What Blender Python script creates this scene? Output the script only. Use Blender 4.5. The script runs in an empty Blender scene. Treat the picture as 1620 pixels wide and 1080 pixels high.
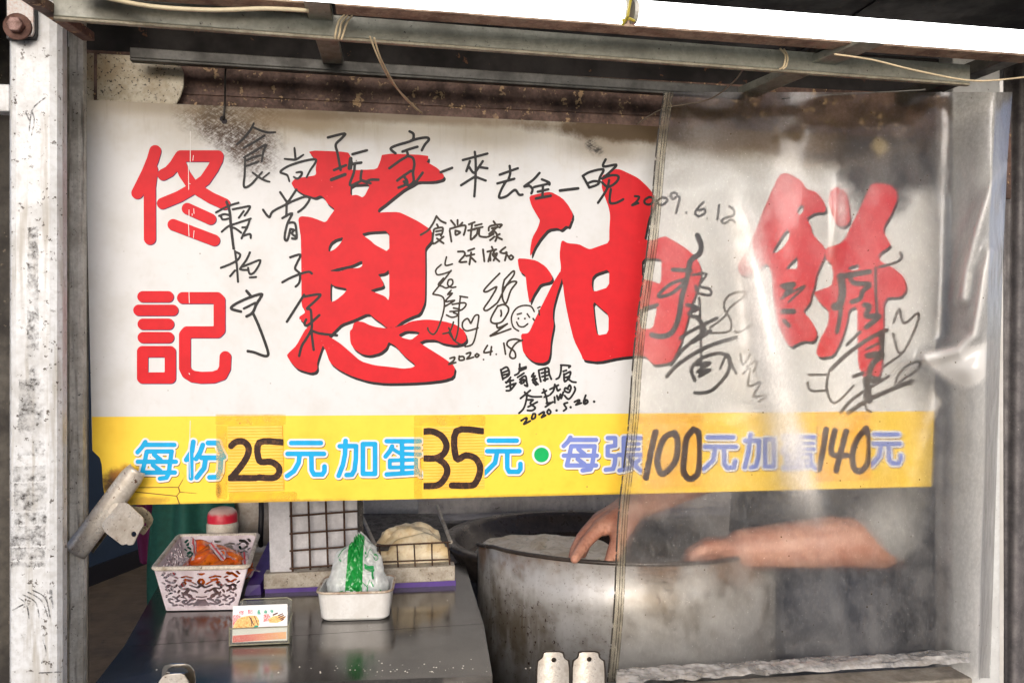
import bpy, bmesh, math, random
import numpy as np
from mathutils import Vector, Matrix, noise as mnoise

random.seed(7)
SC = bpy.context.scene
COL = SC.collection
R = math.radians

# ------------------------------------------------------------------ camera
FPX, PSI, HZ, CAMZ = 1281.0, R(8.44), 575.0, 1.45      # focal length in photo pixels, yaw, horizon row, eye height
cam_d = bpy.data.cameras.new('camera')
cam_d.sensor_width = 36.0
cam_d.lens = FPX / 1620.0 * 36.0
cam_d.shift_y = (HZ - 540.0) / 1620.0
cam_d.clip_start, cam_d.clip_end = 0.02, 400.0
cam = bpy.data.objects.new('camera', cam_d); COL.objects.link(cam)
cam.location = (0, 0, CAMZ); cam.rotation_euler = (R(90), 0, -PSI)
SC.camera = cam

# ------------------------------------------------------------------ sky and sun
SUN_EL, SUN_ROT = R(19), R(187)
w = bpy.data.worlds.new('World'); SC.world = w; w.use_nodes = True
wn = w.node_tree
sky = wn.nodes.new('ShaderNodeTexSky'); sky.sky_type = 'NISHITA'; sky.sun_disc = False
sky.sun_elevation = SUN_EL; sky.sun_rotation = SUN_ROT
sky.air_density = 0.35; sky.dust_density = 2.6; sky.ozone_density = 1.0
wn.nodes['Background'].inputs['Strength'].default_value = 0.15
wn.links.new(sky.outputs[0], wn.nodes['Background'].inputs['Color'])
sun_d = bpy.data.lights.new('sun', 'SUN'); sun_d.energy = 1.15; sun_d.angle = R(35); sun_d.color = (1.0, 0.99, 0.975)
sun = bpy.data.objects.new('sun', sun_d); COL.objects.link(sun)
sdir = Vector((math.sin(SUN_ROT) * math.cos(SUN_EL), math.cos(SUN_ROT) * math.cos(SUN_EL), math.sin(SUN_EL)))
sun.rotation_euler = (-sdir).to_track_quat('-Z', 'Y').to_euler(); sun.location = sdir * 20
SC.view_settings.view_transform = 'Standard'; SC.view_settings.look = 'None'
SC.view_settings.gamma = 1.0; SC.view_settings.exposure = 0.24
SC.render.engine = 'CYCLES'
SC.cycles.use_denoising = True
SC.cycles.use_adaptive_sampling = True; SC.cycles.adaptive_threshold = 0.03
SC.cycles.max_bounces = 5; SC.cycles.transparent_max_bounces = 12
SC.cycles.diffuse_bounces = 3; SC.cycles.glossy_bounces = 3; SC.cycles.transmission_bounces = 6
SC.cycles.caustics_reflective = False; SC.cycles.caustics_refractive = True
SC.cycles.sample_clamp_indirect = 6.0

# ------------------------------------------------------------------ survey: a photo pixel and a distance give a place in the stall
CP, SP = math.cos(PSI), math.sin(PSI)
def ray(px, py):
    u = (px - 810.0) / FPX; v = (HZ - py) / FPX
    return CP * u + SP, CP - SP * u, v
def at(px, py, Y):
    dx, dy, v = ray(px, py); t = Y / dy
    return Vector((dx * t, Y, CAMZ + v * t))
def atz(px, py, z):
    dx, dy, v = ray(px, py); t = (z - CAMZ) / v
    return Vector((dx * t, dy * t, z))

# ------------------------------------------------------------------ materials
def lin(c):
    c = c / 255.0
    return c / 12.92 if c <= 0.04045 else ((c + 0.055) / 1.055) ** 2.4
def C(r, g, b, k=1.0):
    return (lin(r) * k, lin(g) * k, lin(b) * k, 1.0)

class NT:
    def __init__(self, name):
        self.m = bpy.data.materials.new(name); self.m.use_nodes = True
        self.t = self.m.node_tree; self.t.nodes.clear()
        self.out = self.t.nodes.new('ShaderNodeOutputMaterial')
        self.tc = self.t.nodes.new('ShaderNodeTexCoord')
    def n(self, typ): return self.t.nodes.new(typ)
    def put(self, sock, val):
        if val is None: return
        if isinstance(val, bpy.types.NodeSocket): self.t.links.new(val, sock)
        else:
            try: sock.default_value = val
            except Exception: sock.default_value = val[:3] if hasattr(val, '__len__') else (val, val, val, 1)
    @property
    def obj(self): return self.tc.outputs['Object']
    def mapping(self, scale=(1, 1, 1), loc=(0, 0, 0), rot=(0, 0, 0), vec=None):
        m = self.n('ShaderNodeMapping'); self.put(m.inputs['Vector'], vec or self.obj)
        m.inputs['Scale'].default_value = scale; m.inputs['Location'].default_value = loc; m.inputs['Rotation'].default_value = rot
        return m.outputs[0]
    def turned(self, rot, scale, loc=(0, 0, 0)):      # rotate first, then stretch
        return self.mapping(scale, loc, vec=self.mapping((1, 1, 1), (0, 0, 0), rot))
    def noise(self, scale, detail=6, rough=0.6, vec=None, dist=0.0, out='Fac'):
        n = self.n('ShaderNodeTexNoise'); self.put(n.inputs['Vector'], vec or self.obj)
        n.inputs['Scale'].default_value = scale; n.inputs['Detail'].default_value = detail
        n.inputs['Roughness'].default_value = rough; n.inputs['Distortion'].default_value = dist
        return n.outputs[out]
    def voro(self, scale, vec=None, feature='F1', rand=1.0, out='Distance'):
        n = self.n('ShaderNodeTexVoronoi'); n.feature = feature; self.put(n.inputs['Vector'], vec or self.obj)
        n.inputs['Scale'].default_value = scale; n.inputs['Randomness'].default_value = rand
        return n.outputs[out]
    def wave(self, scale, vec=None, dist=2.0, detail=2, direction='X'):
        n = self.n('ShaderNodeTexWave'); n.bands_direction = direction; self.put(n.inputs['Vector'], vec or self.obj)
        n.inputs['Scale'].default_value = scale; n.inputs['Distortion'].default_value = dist; n.inputs['Detail'].default_value = detail
        return n.outputs['Fac']
    def math(self, op, a, b=None, c=None, clamp=False):
        n = self.n('ShaderNodeMath'); n.operation = op; n.use_clamp = clamp
        self.put(n.inputs[0], a); self.put(n.inputs[1], b); self.put(n.inputs[2], c)
        return n.outputs[0]
    def rng(self, v, a, b, c=0.0, d=1.0, smooth=True):
        n = self.n('ShaderNodeMapRange'); n.interpolation_type = 'SMOOTHSTEP' if smooth else 'LINEAR'
        self.put(n.inputs['Value'], v)
        for k, x in zip(('From Min', 'From Max', 'To Min', 'To Max'), (a, b, c, d)): n.inputs[k].default_value = x
        return n.outputs[0]
    def mix(self, f, a, b, blend='MIX'):
        n = self.n('ShaderNodeMix'); n.data_type = 'RGBA'; n.blend_type = blend
        self.put(n.inputs[0], f); self.put(n.inputs[6], a); self.put(n.inputs[7], b)
        return n.outputs[2]
    def sep(self, vec=None):
        n = self.n('ShaderNodeSeparateXYZ'); self.put(n.inputs[0], vec or self.obj); return n.outputs
    def spot(self, c, r, soft=0.6, nscale=25, namp=0.5, vec=None, nz=None):
        """a blotch with a ragged rim, centred at c (object space), radii r"""
        s = tuple(1.0 / max(x, 1e-6) for x in r)
        m = self.n('ShaderNodeMapping'); self.put(m.inputs['Vector'], vec or self.obj)
        m.inputs['Scale'].default_value = s; m.inputs['Location'].default_value = tuple(-a * b for a, b in zip(c, s))
        l = self.n('ShaderNodeVectorMath'); l.operation = 'LENGTH'; self.put(l.inputs[0], m.outputs[0])
        d = self.math('ADD', l.outputs['Value'], self.math('MULTIPLY', self.math('SUBTRACT', nz or self.noise(nscale, 6, 0.7), 0.5), namp * 2))
        return self.rng(d, 1.0, 1.0 - soft, 0.0, 1.0)
    def bump(self, h, strength=0.3, dist=0.002, normal=None):
        n = self.n('ShaderNodeBump'); self.put(n.inputs['Height'], h)
        n.inputs['Strength'].default_value = strength; n.inputs['Distance'].default_value = dist
        if normal: self.put(n.inputs['Normal'], normal)
        return n.outputs[0]
    def bsdf(self, color=None, rough=0.5, metal=0.0, normal=None, **kw):
        p = self.n('ShaderNodeBsdfPrincipled')
        self.put(p.inputs['Base Color'], color); self.put(p.inputs['Roughness'], rough); self.put(p.inputs['Metallic'], metal)
        if normal: self.put(p.inputs['Normal'], normal)
        for k, v in kw.items(): self.put(p.inputs[k.replace('_', ' ')], v)
        return p.outputs[0]
    def done(self, sh):
        self.t.links.new(sh, self.out.inputs['Surface']); return self.m

def worn(name, base, alt, rough=0.5, metal=0.0, vs=18, vamt=(0.35, 0.7), speck=None, speck_scale=160, speck_r=0.22,
         streak=None, bump=0.25, bscale=120, **kw):
    """paint / metal / plastic with blotches, optional specks of rust or soot and optional vertical streaks"""
    N = NT(name)
    n0 = N.noise(vs, 4, 0.68)
    col = N.mix(N.rng(n0, *vamt), base, alt)
    col = N.mix(N.rng(N.noise(vs * 9, 2, 0.7), 0.35, 0.75, 0.0, 0.5), col, alt)
    if streak:
        st = N.noise(1.0, 3, 0.6, N.mapping((vs * 6, vs * 6, vs * 0.5)))
        col = N.mix(N.rng(st, 0.50, 0.75, 0, 0.8), col, streak)
    if speck:
        hi = 0.72 - speck_r * 0.30
        sp = N.math('MULTIPLY', N.rng(N.noise(speck_scale * .8, 3, 0.72), hi, hi + .05), N.rng(n0, 0.34, 0.52))
        col = N.mix(sp, col, speck)
    rg = N.rng(n0, 0.3, 0.7, max(0.02, rough - 0.12), min(1, rough + 0.15))
    nb = N.bump(N.noise(bscale, 2, 0.7), bump, 0.001) if bump >= .15 else None
    return N.done(N.bsdf(col, rg, metal, nb, **kw))

def plain(name, col, rough=0.5, metal=0.0, jit=0.12, scale=40, bump=0.15, **kw):
    N = NT(name)
    dark = (col[0] * (1 - jit * 2), col[1] * (1 - jit * 2), col[2] * (1 - jit * 2), 1)
    c = N.mix(N.rng(N.noise(scale, 3, 0.7), 0.3, 0.75), col, dark)
    return N.done(N.bsdf(c, rough, metal, N.bump(N.noise(scale * 5, 1), bump, 0.0006) if bump > .2 else None, **kw))

# ------------------------------------------------------------------ mesh helpers
class MB:
    def __init__(self): self.v = []; self.f = []
    def add(self, vs, fs):
        o = len(self.v); self.v += [tuple(p) for p in vs]; self.f += [tuple(i + o for i in f) for f in fs]; return self
    def box(self, c, s, M=None):
        c = Vector(c); vs = []
        for z in (-.5, .5):
            for x, y in ((-.5, -.5), (.5, -.5), (.5, .5), (-.5, .5)):
                p = Vector((x * s[0], y * s[1], z * s[2]))
                vs.append((M @ p if M else p) + c)
        return self.add(vs, [(3, 2, 1, 0), (4, 5, 6, 7), (0, 1, 5, 4), (1, 2, 6, 5), (2, 3, 7, 6), (3, 0, 4, 7)])
    def hexa(self, b, t):          # two loops of equal length, bottom and top
        n = len(b)
        return self.add(list(b) + list(t), [tuple(range(n))[::-1], tuple(range(n, 2 * n))] +
                        [(i, (i + 1) % n, n + (i + 1) % n, n + i) for i in range(n)])
    def tube(self, path, r, n=8, cap=True):
        path = [Vector(p) for p in path]; k = len(path); rs = r if hasattr(r, '__len__') else [r] * k
        vs = []; up = None
        for i, p in enumerate(path):
            d = (path[min(i + 1, k - 1)] - path[max(i - 1, 0)]).normalized()
            if up is None:
                up = Vector((0, 0, 1)) if abs(d.z) < 0.9 else Vector((1, 0, 0))
            a = d.cross(up).normalized(); b = a.cross(d).normalized(); up = b
            for j in range(n):
                t = 2 * math.pi * j / n
                vs.append(p + (a * math.cos(t) + b * math.sin(t)) * rs[i])
        fs = [(i * n + j, i * n + (j + 1) % n, (i + 1) * n + (j + 1) % n, (i + 1) * n + j) for i in range(k - 1) for j in range(n)]
        if cap: fs += [tuple(range(n))[::-1], tuple(range((k - 1) * n, k * n))]
        return self.add(vs, fs)
    def lathe(self, prof, c, n=48, a0=0.0, a1=2 * math.pi, fn=None):
        c = Vector(c); full = abs(a1 - a0 - 2 * math.pi) < 1e-6; k = n if full else n + 1; vs = []
        for r, z in prof:
            for j in range(k):
                t = a0 + (a1 - a0) * j / n
                p = Vector((r * math.cos(t), r * math.sin(t), z))
                if fn: p = fn(p, t)
                vs.append(p + c)
        fs = []
        for i in range(len(prof) - 1):
            for j in range(n):
                j2 = (j + 1) % k if full else j + 1
                fs.append((i * k + j, i * k + j2, (i + 1) * k + j2, (i + 1) * k + j))
        return self.add(vs, fs)
    def grid(self, fn, nu, nv):
        vs = [fn(i / nu, j / nv) for j in range(nv + 1) for i in range(nu + 1)]; w_ = nu + 1
        return self.add(vs, [(j * w_ + i, j * w_ + i + 1, (j + 1) * w_ + i + 1, (j + 1) * w_ + i) for j in range(nv) for i in range(nu)])
    def slab(self, poly, y0, y1):   # poly = (x, z) points, extruded along Y
        n = len(poly)
        return self.add([(x, y0, z) for x, z in poly] + [(x, y1, z) for x, z in poly],
                        [tuple(range(n)), tuple(range(n, 2 * n))[::-1]] + [(i, n + i, n + (i + 1) % n, (i + 1) % n) for i in range(n)])
    def capsule(self, p0, p1, r0, r1, n=12, m=5):
        p0, p1 = Vector(p0), Vector(p1); d = (p1 - p0); L = d.length
        d = d / L if L > 1e-9 else Vector((0, 0, 1))
        path, rs = [], []
        for i in range(m + 1):
            t = math.pi / 2 * i / m; path.append(p0 - d * r0 * math.cos(t)); rs.append(max(r0 * math.sin(t), 1e-4))
        for i in range(m + 1):
            t = math.pi / 2 * i / m; path.append(p1 + d * r1 * math.sin(t)); rs.append(max(r1 * math.cos(t), 1e-4))
        return self.tube(path, rs, n)

ROOT = {}
def meshobj(name, mb, mat, parent=None, smooth=False, bevel=0, solid=0, merge=False, subsurf=0):
    base = Vector(parent['_base']) if parent is not None and '_base' in parent else Vector((0, 0, 0))
    me = bpy.data.meshes.new(name)
    me.from_pydata([tuple(Vector(p) - base) for p in mb.v], [], mb.f)
    bm = bmesh.new(); bm.from_mesh(me)
    if merge: bmesh.ops.remove_doubles(bm, verts=bm.verts, dist=1e-6)
    if solid is not None and not getattr(mb, 'flat', False): bmesh.ops.recalc_face_normals(bm, faces=bm.faces)
    bm.to_mesh(me); bm.free()
    if mat: me.materials.append(mat)
    o = bpy.data.objects.new(name, me); COL.objects.link(o)
    if parent is not None:
        o.parent = parent
        if parent.type == 'MESH' and '_base' in parent: pass
    o['_base'] = tuple(base)
    if smooth:
        for p in me.polygons: p.use_smooth = True
    if subsurf:
        s = o.modifiers.new('subsurf', 'SUBSURF'); s.levels = s.render_levels = subsurf
    if solid:
        s = o.modifiers.new('solid', 'SOLIDIFY'); s.thickness = solid; s.offset = 0
    if bevel:
        b = o.modifiers.new('bevel', 'BEVEL'); b.width = bevel; b.segments = 2; b.limit_method = 'ANGLE'; b.angle_limit = R(40)
        b.harden_normals = False
    return o
def thing(name, label, cat, base, group=None):
    o = bpy.data.objects.new(name, None); COL.objects.link(o)
    o.empty_display_size = 0.05
    o.location = base; o['_base'] = tuple(base); o['label'] = label; o['category'] = cat
    if group: o['group'] = group
    return o
def tag(o, label, cat, group=None):
    o['label'] = label; o['category'] = cat
    if group: o['group'] = group
    return o
def struct(o):
    o['kind'] = 'structure'; return o

# ------------------------------------------------------------------ flat shapes from strokes and outlines (pixel space of the survey), meshed by marching squares
def pts(reg, s):
    a = [float(x) for x in s.replace(',', ' ').split()]
    return [(reg[0] + a[i] / reg[2], reg[1] + a[i + 1] / reg[2]) for i in range(0, len(a), 2)]
def smooth_line(p, k=4):
    if len(p) < 3: return p
    q = [p[0]] + list(p) + [p[-1]]; out = []
    for i in range(1, len(q) - 2):
        p0, p1, p2, p3 = q[i - 1], q[i], q[i + 1], q[i + 2]
        for j in range(k):
            t = j / k
            out.append(tuple(0.5 * (2 * p1[d] + (p2[d] - p0[d]) * t + (2 * p0[d] - 5 * p1[d] + 4 * p2[d] - p3[d]) * t * t +
                                    (3 * p1[d] - p0[d] - 3 * p2[d] + p3[d]) * t ** 3) for d in (0, 1)))
    return out + [p[-1]]
def chaikin(p, q=0.18):
    out = []
    for i in range(len(p)):
        a, b = p[i], p[(i + 1) % len(p)]
        out.append((a[0] + (b[0] - a[0]) * q, a[1] + (b[1] - a[1]) * q)); out.append((b[0] + (a[0] - b[0]) * q, b[1] + (a[1] - b[1]) * q))
    return out
def strokes(reg, width, s, smooth=True, taper=0.0):
    """'x y x y ...; x y ...' -> list of (points, widths); a lone point is a dot; a leading '=' sets that stroke's width"""
    res = []
    for part in s.split(';'):
        part = part.strip()
        if not part: continue
        wv = width
        if part[0] == '=':
            h, part = part[1:].split(' ', 1); wv = float(h)
        p = pts(reg, part)
        closed = len(p) > 3 and p[0] == p[-1]
        if smooth: p = smooth_line(p)
        n = len(p)
        ws = [wv / reg[2] * (1 - taper * abs(2 * i / max(n - 1, 1) - 1) ** 3) for i in range(n)]
        res.append((p, ws))
    return res
def seg_sdf(X, Y, a, b, ra, rb):
    dx, dy = b[0] - a[0], b[1] - a[1]; L2 = dx * dx + dy * dy
    if L2 < 1e-9: return np.hypot(X - a[0], Y - a[1]) - ra
    t = np.clip(((X - a[0]) * dx + (Y - a[1]) * dy) / L2, 0, 1)
    return np.hypot(X - a[0] - t * dx, Y - a[1] - t * dy) - (ra + (rb - ra) * t)
def poly_sdf(X, Y, p):
    n = len(p); d = np.full(X.shape, 1e9); ins = np.zeros(X.shape, bool)
    for i in range(n):
        a, b = p[i], p[(i + 1) % n]
        dx, dy = b[0] - a[0], b[1] - a[1]; L2 = dx * dx + dy * dy + 1e-12
        t = np.clip(((X - a[0]) * dx + (Y - a[1]) * dy) / L2, 0, 1)
        d = np.minimum(d, (X - a[0] - t * dx) ** 2 + (Y - a[1] - t * dy) ** 2)
        c = (a[1] > Y) != (b[1] > Y)
        if abs(dy) > 1e-12: ins ^= c & (X < dx * (Y - a[1]) / dy + a[0])
    d = np.sqrt(d); return np.where(ins, -d, d)
def field(stk=(), polys=(), holes=(), step=1.0, grow=0.0, frame=None, rough=0.0, cut=()):
    """signed field on a pixel grid: union(strokes, polys) minus holes"""
    P = [p for s in stk for p in s[0]] + [p for q in polys for p in q]
    mw = max([max(s[1]) for s in stk] + [0]) / 2 + grow + 2 * step
    if frame: x0, y0, x1, y1 = frame
    else:
        x0, x1 = min(p[0] for p in P) - mw, max(p[0] for p in P) + mw
        y0, y1 = min(p[1] for p in P) - mw, max(p[1] for p in P) + mw
    nx, ny = int((x1 - x0) / step) + 2, int((y1 - y0) / step) + 2
    xs, ys = x0 + np.arange(nx) * step, y0 + np.arange(ny) * step
    X, Y = np.meshgrid(xs, ys); F = np.full(X.shape, 1e3)
    for p in polys: F = np.minimum(F, poly_sdf(X, Y, p))
    for p, ws in stk:
        m = max(ws) / 2 + grow + 3 * step
        segs = [(p[0], p[0], ws[0], ws[0])] if len(p) == 1 else [(p[i], p[i + 1], ws[i], ws[i + 1]) for i in range(len(p) - 1)]
        for a, b, wa, wb in segs:
            i0 = max(int((min(a[0], b[0]) - m - x0) / step), 0); i1 = int((max(a[0], b[0]) + m - x0) / step) + 2
            j0 = max(int((min(a[1], b[1]) - m - y0) / step), 0); j1 = int((max(a[1], b[1]) + m - y0) / step) + 2
            if i1 <= 0 or j1 <= 0: continue
            sl = (slice(j0, j1), slice(i0, i1))
            F[sl] = np.minimum(F[sl], seg_sdf(X[sl], Y[sl], a, b, wa / 2, wb / 2))
    F = F - grow
    for p in holes: F = np.maximum(F, -(poly_sdf(X, Y, p) + grow))
    for p in cut: F = np.maximum(F, -poly_sdf(X, Y, p))
    if rough:
        rs = np.random.RandomState(3); F = F + (rs.rand(*F.shape) - 0.5) * rough
    return F, x0, y0, step
def march(fd, mp, cells=False):
    """mesh the inside (field < 0); mp maps a pixel to a place"""
    F, x0, y0, st = fd; mb = MB(); ny, nx = F.shape; ins = F < 0
    cnt = ins[:-1, :-1].astype(int) + ins[1:, :-1] + ins[:-1, 1:] + ins[1:, 1:]
    full = cnt == 4
    for j in range(ny - 1):
        row = full[j]
        if row.any():
            if cells: runs = [(i, i + 1) for i in np.nonzero(row)[0]]
            else:
                d = np.diff(np.concatenate(([0], row.astype(int), [0]))); runs = zip(np.nonzero(d == 1)[0], np.nonzero(d == -1)[0])
            for a, b in runs:
                xa, xb, ya, yb = x0 + a * st, x0 + b * st, y0 + j * st, y0 + (j + 1) * st
                o = len(mb.v); mb.v += [mp(xa, yb), mp(xb, yb), mp(xb, ya), mp(xa, ya)]; mb.f.append((o, o + 1, o + 2, o + 3))
    js, is_ = np.nonzero((cnt > 0) & (cnt < 4))
    for j, i in zip(js, is_):
        cs = ((i, j + 1), (i + 1, j + 1), (i + 1, j), (i, j)); vs = [F[c[1], c[0]] for c in cs]; poly = []
        for k in range(4):
            a, b, va, vb = cs[k], cs[(k + 1) % 4], vs[k], vs[(k + 1) % 4]
            if va < 0: poly.append(a)
            if (va < 0) != (vb < 0):
                t = va / (va - vb); t = min(max(t, 0.02), 0.98)
                poly.append((a[0] + (b[0] - a[0]) * t, a[1] + (b[1] - a[1]) * t))
        if len(poly) >= 3:
            o = len(mb.v); mb.v += [mp(x0 + p[0] * st, y0 + p[1] * st) for p in poly]; mb.f.append(tuple(range(o, o + len(poly))))
    mb.flat = True
    return mb

# =================================================================== THE SIGN
YS = 1.25                                                   # front face of the sign
def on(layer):                                              # a print layer lies 0.1 mm steps in front of the board
    y = YS - 0.00012 * layer
    return lambda px, py: at(px, py, y)

sign_out = [(134, 158), (600, 179.5), (1050, 200.5), (1489, 221), (1484, 420), (1478, 640), (1473, 769),
            (1100, 778.5), (700, 788), (400, 794.5), (212, 798), (190, 800), (168, 797), (163, 770), (161, 735), (158, 724), (146, 712), (141, 500)]
pc = at(810, 480, YS)
sign = thing('signboard', 'large white and yellow printed food stall sign with red characters hanging across the front', 'sign', (pc.x, YS, at(810, 783, YS).z))
SB = Vector(sign['_base'])
def sl(px, py):                                             # sign-local place of a pixel, for stains
    p = at(px, py, YS) - SB; return (p.x, 0.0, p.z)

def sign_material(name, base, alt, band=False):
    N = NT(name)
    col = N.mix(N.rng(N.noise(9, 4, 0.68), 0.42, 0.75, 0, 0.6), base, alt)
    col = N.mix(N.rng(N.noise(70, 3, 0.7), 0.5, 0.8, 0, 0.30), col, alt)
    # fine cracks and dots of dirt
    dots = N.math('MULTIPLY', N.rng(N.voro(85), 0.14, 0.05), N.rng(N.noise(14, 3), 0.56, 0.66))
    col = N.mix(dots, col, C(95, 80, 60))
    if not band:
        z = N.sep()[2]
        top = N.rng(N.math('ADD', z, N.math('MULTIPLY', N.noise(11, 4, 0.7), 0.12)), 0.56, 0.67)
        col = N.mix(N.math('MULTIPLY', top, 0.75), col, C(182, 168, 138))
        streaks = N.noise(1.0, 3, 0.7, N.mapping((60, 1, 7)))
        col = N.mix(N.math('MULTIPLY', N.rng(streaks, 0.5, 0.75), N.math('MULTIPLY', top, 0.5)), col, C(130, 112, 84))
        brist = N.noise(1.0, 3, 0.75, N.turned((0, R(38), 0), (60, 1, 420)))
        br2 = N.noise(1.0, 3, 0.75, N.turned((0, R(-28), 0), (70, 1, 420)))
        bb = N.rng(N.math('ADD', brist, br2), 0.86, 1.10, .0, .55)
        bb = N.math('ADD', bb, N.rng(N.noise(150, 4, .75), .40, .62, .10, .62), clamp=True)
        nA, nB = N.noise(45, 4, .7), N.noise(22, 4, .7)
        for (px, py, rx, rz, k, c, bristle) in (
                (345, 188, .066, .050, 1.0, C(84, 62, 40), 1), (402, 234, .056, .060, 1.0, C(62, 42, 26), 1), (374, 212, .062, .050, 1.0, C(66, 46, 30), 1), (330, 180, .02, .03, 1.0, C(30, 24, 18), 1), (398, 240, .04, .04, .8, C(70, 46, 26), 1), (420, 175, .05, .03, .9, C(84, 60, 40), 1),
                (318, 180, .050, .030, .7, C(98, 78, 54), 1), (470, 190, .16, .030, .8, C(140, 118, 84), 0),
                (770, 210, .13, .035, .5, C(150, 136, 110), 0), (560, 205, .12, .025, .4, C(160, 146, 118), 0),
                (960, 232, .10, .040, .6, C(128, 110, 80), 0), (1010, 212, .06, .022, .8, C(66, 52, 34), 0), (944, 238, .016, .012, .95, C(30, 26, 20), 1), (935, 228, .012, .016, .95, C(30, 26, 20), 1),
                (1150, 232, .12, .032, .75, C(112, 90, 56), 0), (1110, 222, .06, .02, .8, C(78, 60, 36), 0), (1280, 240, .12, .04, .6, C(130, 108, 72), 0),
                (1388, 258, .085, .125, 1.0, C(22, 18, 13), 0), (1425, 236, .13, .10, 1.0, C(26, 21, 15), 0), (1330, 226, .14, .05, 1.0, C(66, 50, 28), 0), (1385, 290, .035, .06, .9, C(50, 46, 40), 0), (1200, 215, .36, .034, 1.0, C(104, 80, 44), 0), (1000, 206, .22, .022, 1.0, C(84, 64, 36), 0), (640, 186, .4, .014, .7, C(120, 98, 68), 0), (240, 168, .12, .02, .5, C(150, 132, 104), 0), (1350, 235, .06, .035, .9, C(62, 54, 44), 0), (1400, 225, .09, .03, .9, C(50, 44, 38), 0)):
            m = N.spot(sl(px, py), (rx, 1.0, rz), 0.5 if (k == 1.0 and not bristle) else 0.8, 0, 0.42, nz=nA if bristle else nB)
            m = N.math('MULTIPLY', m, k)
            if bristle: m = N.math('MULTIPLY', m, bb)
            col = N.mix(m, col, c)
        white = N.spot(sl(1393, 232), (.020, 1, .022), 0.8, 40, 0.7, nz=nA)
        col = N.mix(N.math('MULTIPLY', white, .8), col, C(190, 168, 118))
    else:
        nA = N.noise(60, 6, .7)
        for (px, py, rx, rz, k, c) in ((180, 770, .030, .034, 1.0, C(70, 46, 22)), (200, 748, .030, .016, .8, C(150, 95, 20)), (230, 792, .05, .008, .6, C(140, 100, 30)),
                                       (346, 775, .006, .02, .9, C(90, 60, 20)), (870, 785, .3, .006, .5, C(120, 84, 30)), (400, 795, .2, .006, .6, C(120, 84, 30))):
            col = N.mix(N.math('MULTIPLY', N.spot(sl(px, py), (rx, 1, rz), 0.7, 60, 0.6, nz=nA), k), col, c)
        crack = N.rng(N.voro(9, feature='DISTANCE_TO_EDGE', vec=N.mapping((1, 0.01, 1.6))), 0.010, 0.003)
        col = N.mix(N.math('MULTIPLY', crack, N.spot(sl(215, 780), (.09, 1, .05), 0.3, 20, 0.3, nz=nA)), col, C(110, 78, 20))
    return N.done(N.bsdf(col, 0.5, Specular_IOR_Level=.3))
M_WHITE = sign_material('sign_white', (0.62, 0.62, 0.615, 1), (0.50, 0.485, 0.445, 1))
M_YELLOW = sign_material('sign_yellow', C(252, 212, 62, .88), C(242, 192, 44, .82), True)
M_EDGE = plain('sign_edge', C(120, 112, 96), 0.7)

bd = [at(px, py, YS) for px, py in sign_out]
mb = MB().slab([(p.x, p.z) for p in bd], YS, YS + 0.004)
meshobj('panel', mb, M_WHITE, sign)
band = [(145.3, 659), (600, 656.5), (1100, 653), (1477.8, 650)] + sign_out[6:17]
mb = march(field(polys=[band], step=3.0), on(1)); meshobj('price_band', mb, M_YELLOW, sign)

def print_mat(name, col, rough=0.5, jit=.06, wear=0.0, under=None):
    N = NT(name)
    d = tuple(c * (1 - jit * 2) for c in col[:3]) + (1,)
    c = N.mix(N.rng(N.noise(30, 3, 0.7), 0.35, 0.7), col, d)
    c = N.mix(N.math('MULTIPLY', N.rng(N.voro(130), 0.10, 0.05), N.rng(N.noise(13, 3), 0.58, 0.66)), c, under or C(235, 190, 180))
    if wear: c = N.mix(N.math('MULTIPLY', N.rng(N.noise(130, 3, 0.8), 0.52, 0.62), wear), c, under)
    return N.done(N.bsdf(c, rough, Specular_IOR_Level=.2))
M_RED = print_mat('print_red', C(206, 14, 28, .94), under=C(240, 120, 120))
M_SHADOW = print_mat('print_shadow', C(32, 24, 28))
M_PURPLE = print_mat('print_purple_shadow', C(70, 34, 78))
M_BLUE = print_mat('print_blue', C(8, 160, 212), under=C(90, 190, 215))
M_LILAC = print_mat('print_lilac', C(118, 134, 200), under=C(150, 160, 210))
M_OUT = print_mat('print_outline', (0.70, 0.70, 0.69, 1), under=C(200, 195, 180))
M_BRSH = print_mat('print_brown_shadow', C(120, 84, 40))
M_GREEN = print_mat('print_green', C(0, 168, 88))
M_MARKER = print_mat('marker_black', C(24, 22, 23), 0.45, under=C(70, 66, 62))
M_MARKER2 = print_mat('marker_brown', C(46, 36, 26), 0.45, under=C(110, 98, 80))
M_DIGIT = print_mat('digit_ink', C(46, 28, 24), 0.55, wear=.35, under=C(120, 80, 50))
M_SCRATCH = print_mat('scratch', (0.8, 0.79, 0.77, 1))

R1, R2, R3, R5, R7 = (190, 210, 5.143), (190, 440, 5.143), (430, 220, 4.909), (800, 240, 4.909), (1160, 250, 5.4)
def red_char(label, stk=(), polys=(), holes=(), dx=2.8, dy=4.8, step=1.2, purple=False):
    fd = field(stk, polys, holes, step)
    o = meshobj('red_character', march(fd, on(4)), M_RED, sign); o['label'] = label
    F, x0, y0, st = fd
    m = on(2)
    s = meshobj('drop_shadow', march(fd, lambda x, y: m(x + dx, y + dy)), M_PURPLE if purple else M_SHADOW, o)
    return o

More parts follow.
